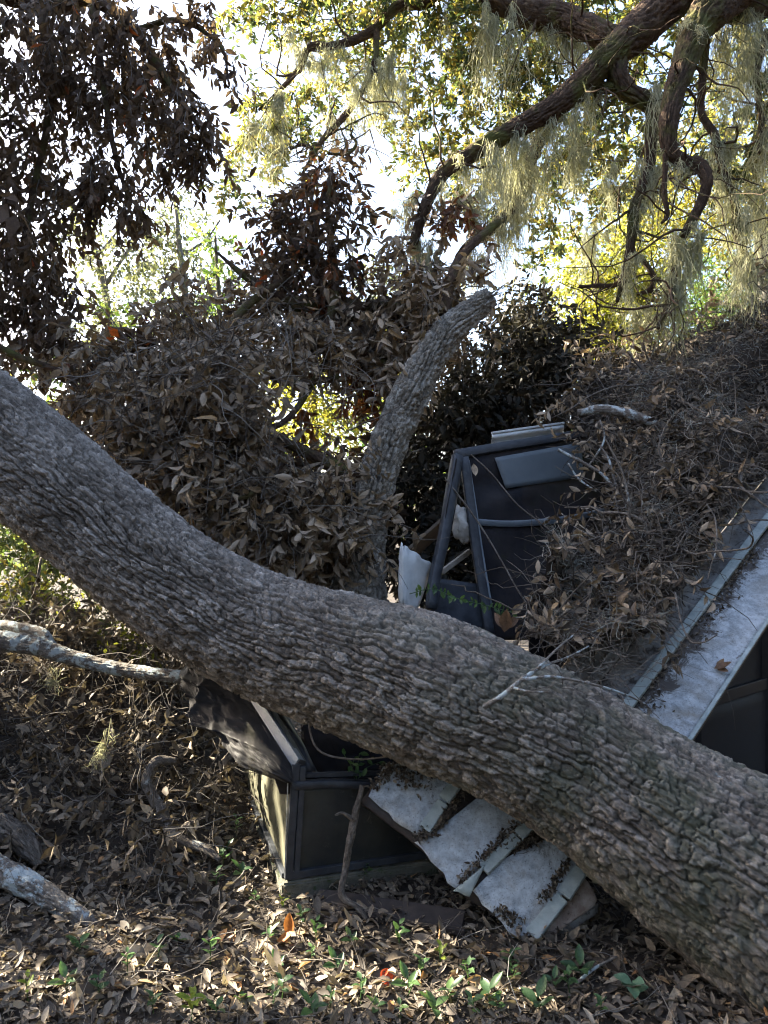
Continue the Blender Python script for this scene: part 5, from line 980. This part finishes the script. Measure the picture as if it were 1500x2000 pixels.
bg_tree('thicket_tree', 'dim olive thicket behind the fallen trunk at far left', M['oakleaf'], [[(60, 1150, 7.5, 12), (70, 1000, 7.5, 9), (60, 850, 7.5, 6)]],
        [B(60, 1080, 7, 110, 60, .5, 80), B(120, 1160, 6.6, 120, 60, .5, 80), B(60, 800, 8, 110, 60, .5, 40), B(-100, 1000, 7, 120, 200, .5, 90), B(220, 1200, 6.4, 90, 50, .4, 50)], 12, .35, .075, bark='bark_dead')
bg_tree('yellow_green_shrub', 'sunlit yellow-green shrub below the fallen trunk at far left', M['goldleaf'], [[(60, 1230, 5.2, 5), (70, 1160, 5.2, 4), (80, 1090, 5.3, 2)]],
        [B(40, 1080, 5.2, 50, 40, .2, 16), B(130, 1140, 5.1, 60, 40, .2, 14), B(230, 1190, 4.8, 50, 30, .2, 12), B(70, 1180, 5.0, 60, 30, .2, 12), B(20, 1130, 5.1, 40, 40, .2, 12), B(290, 1250, 4.5, 40, 20, .15, 8)], 9, .16, .05, bark='bark_dead')
ev = empty('dark_evergreen', 'dark glossy evergreen shrub behind the leaning screen wall', 'shrub'); ea, et = Acc(), Acc()
p_, o_ = blob_points([B(1000, 720, 6.2, 90, 90, .5, 210), B(1060, 650, 6.3, 60, 60, .4, 100), B(940, 790, 6.0, 80, 70, .4, 150), B(1100, 720, 6.1, 70, 60, .5, 130), B(1020, 620, 6.3, 40, 40, .3, 40), B(860, 850, 5.8, 80, 90, .4, 170), B(1150, 760, 6.0, 60, 40, .4, 80), B(840, 960, 5.6, 90, 90, .4, 190), B(1000, 820, 5.9, 110, 50, .4, 130), B(900, 720, 6.4, 40, 60, .3, 30), B(800, 1060, 5.4, 80, 60, .3, 110), B(890, 1110, 5.0, 70, 50, .2, 120), B(940, 1000, 5.2, 60, 70, .2, 90)], br)
sprays(ea, None, p_, o_, 11, .3, .085, .40, br, 0, droop=.2, outw=.4, nrm_up=.3, cull=False)
ea.build('crown', M['evergreen'], ev)['kind'] = 'stuff'
bark_tube('trunk', path_px([(1010, 1150, 6.2, 16), (1005, 950, 6.2, 14), (1010, 780, 6.2, 10), (1020, 660, 6.3, 5)]), M['bark_oak'], ev, ds=.03, nfront=14, nback=6, amp=.006, seed=160)
# far woods closing the view
fw = Acc(); n = 800; fx = bgr.uniform(-24, 26, n); fy = bgr.uniform(20, 34, n); fz = bgr.random(n) ** 1.3 * 5.0 + ground_h(fx, fy)
sprays(fw, None, np.stack([fx, fy, fz], 1), unit(bgr.normal(size=(n, 3))), 16, 1.2, .26, .55, bgr, 0, droop=.1, cull=False)
tag(fw.build('far_woods', M['greenleaf']), 'distant sunlit woodland seen through the gaps', 'woods', kind='stuff')

nw = Acc(); n = 1500; aa = bgr.uniform(math.radians(155), math.radians(395), n); rr = bgr.uniform(7, 12, n)  # unseen woods added to block low skylight and deepen contrast
fx, fy = rr * np.cos(aa), rr * np.sin(aa) + .5; fz = bgr.random(n) * 9.0
sprays(nw, None, np.stack([fx, fy, fz], 1), unit(bgr.normal(size=(n, 3))), 11, 1.1, .50, .65, bgr, 0, droop=.1)
tag(nw.build('added_shade_woods', M['evergreen']), 'unseen dark woodland added behind the viewer to cut low skylight', 'woods', kind='stuff')

# ------------------------------------------------------------------ leaf litter
lr_ = np.random.default_rng(81); N = 27000
u = lr_.random(N); yy = 1.75 + 5.2 * u ** 1.7; xx = lr_.uniform(-1, 1, N) * (yy * .56 + .35)
blocked = (((xx - C0[0]) * DF[0] + (yy - C0[1]) * DF[1] > 0) & ((xx - C0[0]) * DL[0] + (yy - C0[1]) * DL[1] > 0) & (xx < 1.1) & (yy < 4.4))
xx, yy = xx[~blocked], yy[~blocked]; N = len(xx)
zz = ground_h(xx, yy) + lr_.random(N) * .030
pos = np.stack([xx, yy, zz], 1); ang = lr_.uniform(0, 6.28, N)
dD = unit(np.stack([np.cos(ang), np.sin(ang), lr_.normal(size=N) * .25], 1)); dN = unit(np.array([0, 0, 1.0]) + lr_.normal(size=(N, 3)) * .42)
ln = lr_.uniform(.020, .062, N) * np.where(lr_.random(N) < .12, 1.4, 1); wd = lr_.uniform(.28, .52, N)
cand = np.nonzero((yy < 3.2) & (np.abs(xx) < yy * .5) & (ln > .04) & (zz - ground_h(xx, yy) > .012))[0]; kids = lr_.choice(cand, 300, replace=False); rest = np.setdiff1d(np.arange(N), kids)
la = Acc(); nr_ = rest[yy[rest] < 3.7]; fr_ = rest[yy[rest] >= 3.7]
leaves(la, pos[nr_], dD[nr_], dN[nr_], ln[nr_], wd[nr_], 1, (.05, .8), (.1, 1.0), lr_); leaves(la, pos[fr_], dD[fr_], dN[fr_], ln[fr_], wd[fr_], 0, (.05, .8), (.1, 1.0), lr_)
n = 14000; y3 = 1.8 + 2.6 * lr_.random(n) ** 1.5; x3 = lr_.uniform(-1, 1, n) * (y3 * .55 + .2); p3 = np.stack([x3, y3, ground_h(x3, y3) + lr_.random(n) * .034], 1)      # crushed bits
leaves(la, p3, lr_.normal(size=(n, 3)) * [1, 1, .4], unit(np.array([0, 0, 1.0]) + lr_.normal(size=(n, 3)) * .5), lr_.uniform(.006, .022, n), lr_.uniform(.25, .8, n), 0, (.05, .8), (.1, 1.0), lr_)
o = la.build('leaf_litter', M['litter'], floor); o['kind'] = 'stuff'
leaf_children(floor, LM_litter, pos[kids] + [0, 0, .008], dD[kids], dN[kids], ln[kids] * 1.1, lr_)
# twigs and needles in the litter
ta = Acc(); n = 2200; y2 = 1.8 + 3.6 * lr_.random(n) ** 1.5; x2 = lr_.uniform(-1, 1, n) * (y2 * .55 + .2); p2 = np.stack([x2, y2, ground_h(x2, y2) + lr_.uniform(.005, .04, n)], 1)
d2 = lr_.normal(size=(n, 3)) * [1, 1, .18]
tubes(ta, walk(p2, d2, lr_.uniform(.05, .26, n), 5, .2, 0, lr_), np.linspace(1, .5, 5)[None] * lr_.uniform(.0008, .0021, n)[:, None], 3, lr_)
o = ta.build('litter_twigs', M['twig'], floor); o['kind'] = 'stuff'
# the leafy bank on the left: withered sprays and tangled twigs
bank = empty('bank_brush', 'withered leafy brush and tangled twigs on the bank at left', 'brush'); bk, bkt = Acc(), Acc()
bx = lr_.uniform(-2.7, -.72, 760); by = lr_.uniform(2.95, 5.6, 760); k = (bx < -.55 - (by - 3.0) * .34); bx, by = bx[k], by[k]
bp = np.stack([bx, by, ground_h(bx, by) + lr_.uniform(.0, .26, len(bx))], 1)
sprays(bk, bkt, bp, unit(lr_.normal(size=(len(bx), 3)) + [0, -.3, .3]), 10, .22, .058, .40, lr_, 1, droop=.2, outw=.6, nrm_up=.2)
n = 1300; k = lr_.integers(len(bp), size=n); tubes(bkt, walk(bp[k] + lr_.normal(size=(n, 3)) * .06, lr_.normal(size=(n, 3)) + [.3, -.3, .1], lr_.uniform(.12, .5, n), 6, .2, .05, lr_), np.linspace(1, .4, 6)[None] * lr_.uniform(.0009, .0026, n)[:, None], 3, lr_)
bk.build('foliage', M['mould'], bank)['kind'] = 'stuff'; bkt.build('twigs', M['twig'], bank)['kind'] = 'stuff'
# crumbs and rotted leaves caught on the crumpled roof section
cr = Acc(); n = 520; lr_ = np.random.default_rng(86)
def seg(a, b, n_, wpx): t = lr_.random(n_); return np.stack([a[0] + (b[0] - a[0]) * t + lr_.normal(size=n_) * wpx, a[1] + (b[1] - a[1]) * t + lr_.normal(size=n_) * wpx * .6], 1)
cpx = np.vstack([seg((912, 1540), (846, 1632), 330, 6), seg((1010, 1612), (898, 1726), 300, 5), seg((1060, 1632), (990, 1664), 360, 10), seg((1122, 1668), (1058, 1766), 340, 5), seg((760, 1500), (830, 1540), 270, 16), seg((975, 1780), (1010, 1810), 150, 10), seg((728, 1545), (765, 1500), 180, 5), seg((822, 1640), (832, 1628), 120, 7)])
cp = np.array([RS(a, b, .008 + lr_.random() * .016) for a, b in cpx]); cd = lr_.normal(size=(len(cp), 3)); cn = unit(np.array([-.1, -.62, .78]) + lr_.normal(size=(len(cp), 3)) * .5)
leaves(cr, cp, cd, cn, lr_.uniform(.006, .020, len(cp)), lr_.uniform(.35, .7, len(cp)), 1, (.05, .8), (.1, 1), lr_)
# and along the rib of the tilted roof edge panel
n2_ = 420; ea_ = lr_.uniform(-.1, 1.2, n2_); eb_ = pw - np.abs(lr_.normal(size=n2_)) * .03 * (.2 + 1.8 * vnoise(ea_ * 7, ea_ * 0, 4)); ep = np.array([RQ(x_, y_, .008 + .01 * lr_.random()) for x_, y_ in zip(ea_, eb_)])
leaves(cr, ep, lr_.normal(size=(n2_, 3)), unit(RN + lr_.normal(size=(n2_, 3)) * .5), lr_.uniform(.008, .026, n2_), lr_.uniform(.35, .7, n2_), 1, (.05, .8), (.1, 1), lr_)
tag(cr.build('roof_crumbs', M['mould']), 'rotted leaf crumbs caught along the metal roof ribs', 'leaf debris', kind='stuff')

# ------------------------------------------------------------------ single leaves
def big_leaf(pos, D, nrm, length, mat, label, lvl=2, w=.5, lobes=False):
    a = Acc(); pos = np.asarray(pos, float)
    leaves(a, pos[None], np.array([D], float), np.array([nrm], float), np.array([length]), np.array([w]), lvl, (.2, .5), (.4, .9), lr_)
    if lobes:
        for s_ in (-1, 1):
            D2 = np.array(D, float) + s_ * .9 * np.cross(nrm, D); leaves(a, pos[None] + np.array(D) * length * .2, D2[None], np.array([nrm], float), np.array([length * .7]), np.array([w]), lvl, (.2, .5), (.3, .8), lr_)
    return tag(a.build('fallen_leaf', mat, None, True), label, 'leaf')
M['orange'] = leaf_mat('orange_leaf', [(0, (.34, .13, .045)), (1, (.46, .20, .07))], back=(.40, .22, .10), trans=.3)
M['red'] = leaf_mat('red_leaf', [(0, (.50, .08, .03)), (1, (.55, .12, .04))], trans=.3)
M['tan'] = leaf_mat('tan_leaf', [(0, (.32, .24, .16)), (1, (.42, .33, .24))], back=(.42, .34, .26), trans=.2)
M['brownleaf'] = leaf_mat('brown_maple_leaf', [(0, (.20, .12, .075)), (1, (.26, .16, .10))], back=(.34, .22, .15), trans=.2)
big_leaf(PG(562, 1830, .03), (.25, .2, .95), (-.3, -.9, .2), .09, M['orange'], 'big curled orange leaf standing below the porch corner')
big_leaf(PG(540, 1838, .02), (.9, -.1, .3), (0, -.5, .9), .075, M['orange'], 'orange leaf lying at the foot of the curled orange leaf')
big_leaf(PG(738, 1915, .02), (.9, .2, .25), (-.1, -.6, .8), .06, M['red'], 'small bright red leaf on the litter at bottom centre', lobes=True)
big_leaf(P(925, 905, 4.22), (.05, -.1, -1), (.1, -1, 0), .075, M['tan'], 'dry tan leaf stuck on the apex of the leaning frame')
big_leaf(P(985, 1235, 3.35), (.1, -.1, .9), (-.2, -1, .2), .11, M['brownleaf'], 'large brown lobed leaf behind the trunk near the screen wall', lobes=True)
big_leaf(P(1000, 1200, 3.4), (.5, 0, .5), (0, -1, .4), .07, M['tan'], 'curled tan leaf above the large brown lobed leaf'); big_leaf(P(1030, 1190, 3.4), (.9, 0, .2), (0, -1, .5), .06, M['tan'], 'small tan leaf right of the large brown lobed leaf')
big_leaf(RP(1392, 1312, .02), (.8, -.1, .1), RN, .07, M['brownleaf'], 'brown curled leaf lying on the clean white roof panel', lobes=True)
big_leaf(PG(470, 1742, .03), (.2, 0, .9), (-.2, -1, .2), .06, M['tan'], 'pale leaf standing in litter left of the porch corner')
big_leaf(P(1448, 1905, 2.35), (-.5, -.1, .6), (0, -1, .3), .06, M['tan'], 'pale dry leaf upright at the base of the fallen trunk')

# ------------------------------------------------------------------ seedlings
sd = np.random.default_rng(91)
def seedling_proto(mat, n, llen, w, h, seed):
    r = np.random.default_rng(seed); st, lf = Acc(), []
    tubes(st, walk(np.zeros((1, 3)), np.array([[.05, 0, 1.]]), np.array([h]), 5, .12, 0, r), np.full((1, 5), .0015), 4, r)
    for k in range(n):
        a = Acc(); az = k * 2.4 + r.uniform(-.3, .3); el = r.uniform(.1, .7); z = h * (.35 + .65 * (k + 1) / n)
        D = np.array([[math.cos(az) * math.cos(el), math.sin(az) * math.cos(el), math.sin(el)]])
        leaves(a, np.array([[0, 0, z]]), D, np.array([[-D[0, 0] * .5, -D[0, 1] * .5 - .2, 1.0]]), np.array([llen * r.uniform(.7, 1.2)]), np.array([w]), 2, (.1, .35), (.2, .5), r)
        me = a.mesh('leaf', True); me.materials.append(mat); lf.append(me)
    sm = st.mesh('stem'); sm.materials.append(M['seed']); return sm, lf
protos = {'green': [seedling_proto(M['seed'], n, l, w, h, s) for n, l, w, h, s in ((5, .035, .5, .05, 1), (6, .03, .5, .07, 2), (4, .045, .45, .04, 3))],
          'lime': [seedling_proto(M['seedlime'], 9, .034, .42, .06, 4), seedling_proto(M['seedlime'], 5, .026, .5, .06, 5)], 'blue': [seedling_proto(M['seedblue'], 6, .036, .6, .035, 6)]}
def seedling(kind, v, pos, s, label, group=None):
    sm, lf = protos[kind][v]; t = empty('seedling', label, 'seedling', group); t.location = pos; t.scale = (s, s, s); t.rotation_euler = (0, 0, sd.uniform(0, 6.28))
    obj('stem', sm, None, t)
    for me in lf: obj('leaf', me, None, t)
def gpos(px, py):
    p = PG(px, py)
    for _ in range(4): p = PG(px, py, float(ground_h(np.array([p[0]]), np.array([p[1]]))[0]))
    return p
seedling('lime', 0, gpos(374, 1995), 1.35, 'lime green fern-like seedling at bottom left of centre')
seedling('blue', 0, gpos(1235, 1952), 1.5, 'pale blue-green broad-leaved seedling at the bottom right')
seedling('lime', 1, gpos(55, 1955), 1.2, 'narrow lime seedling at the bottom left edge')
seedling('lime', 1, gpos(552, 1785), 1.0, 'lime green sprig at the foot of the porch corner')
seedling('lime', 1, gpos(862, 1890), 1.2, 'yellow-green upright seedling below the crumpled roof section')
seedling('green', 2, gpos(955, 1965), 1.3, 'cluster of pale green seedling leaves at the bottom centre right')
seedling('green', 1, gpos(715, 1728), 1.1, 'green seedling against the concrete curb')
for k_, (px, py) in enumerate(sorted([(130, 1940), (420, 1735), (500, 1770), (440, 1690), (470, 1965), (530, 1975), (600, 1880), (640, 1975), (700, 1960), (790, 1945), (880, 1960), (1010, 1930), (1120, 1950), (560, 1950), (290, 1980), (820, 1910), (1050, 1985), (350, 1850), (770, 1860), (460, 1640), (930, 1990), (150, 1870), (240, 1905), (1170, 1990), (520, 1840), (660, 1905), (585, 1810), (625, 1845), (480, 1720), (905, 1925), (980, 1985), (735, 1985), (845, 1995), (1075, 1935), (410, 1890), (310, 1880), (200, 1960), (610, 1995), (1140, 1920), (690, 1850), (545, 1900), (780, 1995), (1000, 1900), (430, 1990)])):
    seedling('green', int(sd.integers(3)), gpos(px + sd.uniform(-10, 10), py), sd.uniform(.8, 1.4), 'small green seedling in the leaf litter, ' + ORD[k_] + ' counted from the left', 'small green seedlings in the litter')
# green vine trailing along the back of the trunk
gv = empty('green_vine', 'leafy green vine trailing between the trunk and the leaning wall', 'vine'); ga_ = Acc()
vp = catmull([P(800, 1160, 3.55), P(845, 1150, 3.6), P(890, 1168, 3.55), P(940, 1180, 3.5), P(1000, 1196, 3.45)], 26)[0]; tubes(ga_, vp[None], np.full((1, 26), .002), 4, sd); ga_.build('stem', M['seed'], gv)
for k in range(2, 26):
    for s_ in (-1, 1):
        a = Acc(); leaves(a, vp[k][None], unit(np.array([[sd.normal() * .5, -.4, s_ * .8 + sd.normal() * .4]])), np.array([[sd.normal() * .4, -1, .5]]), np.array([sd.uniform(.02, .04)]), np.array([.5]), 1, (.1, .3), (.2, .5), sd); a.build('leaf', M['seed'], gv, True)
gp = empty('gap_weed', 'green weed sprig growing in the dark gap beneath the trunk', 'weed'); a = Acc()
gpos_ = P(697, 1530, 3.08); wp = walk(np.repeat(gpos_[None], 4, 0), sd.normal(size=(4, 3)) * .4 + [0, -.1, 1], sd.uniform(.08, .14, 4), 6, .2, 0, sd); tubes(a, wp, np.full((4, 6), .0015), 3, sd); a.build('stem', M['seed'], gp)
for q in range(4):
    for k in range(2, 6):
        a = Acc(); leaves(a, wp[q, k][None], unit(sd.normal(size=(1, 3)) + [0, -.3, .2]), np.array([[0, -.8, .6]]), np.array([sd.uniform(.025, .045)]), np.array([.5]), 1, (.1, .3), (.2, .5), sd); a.build('leaf', M['seed'], gp, True)
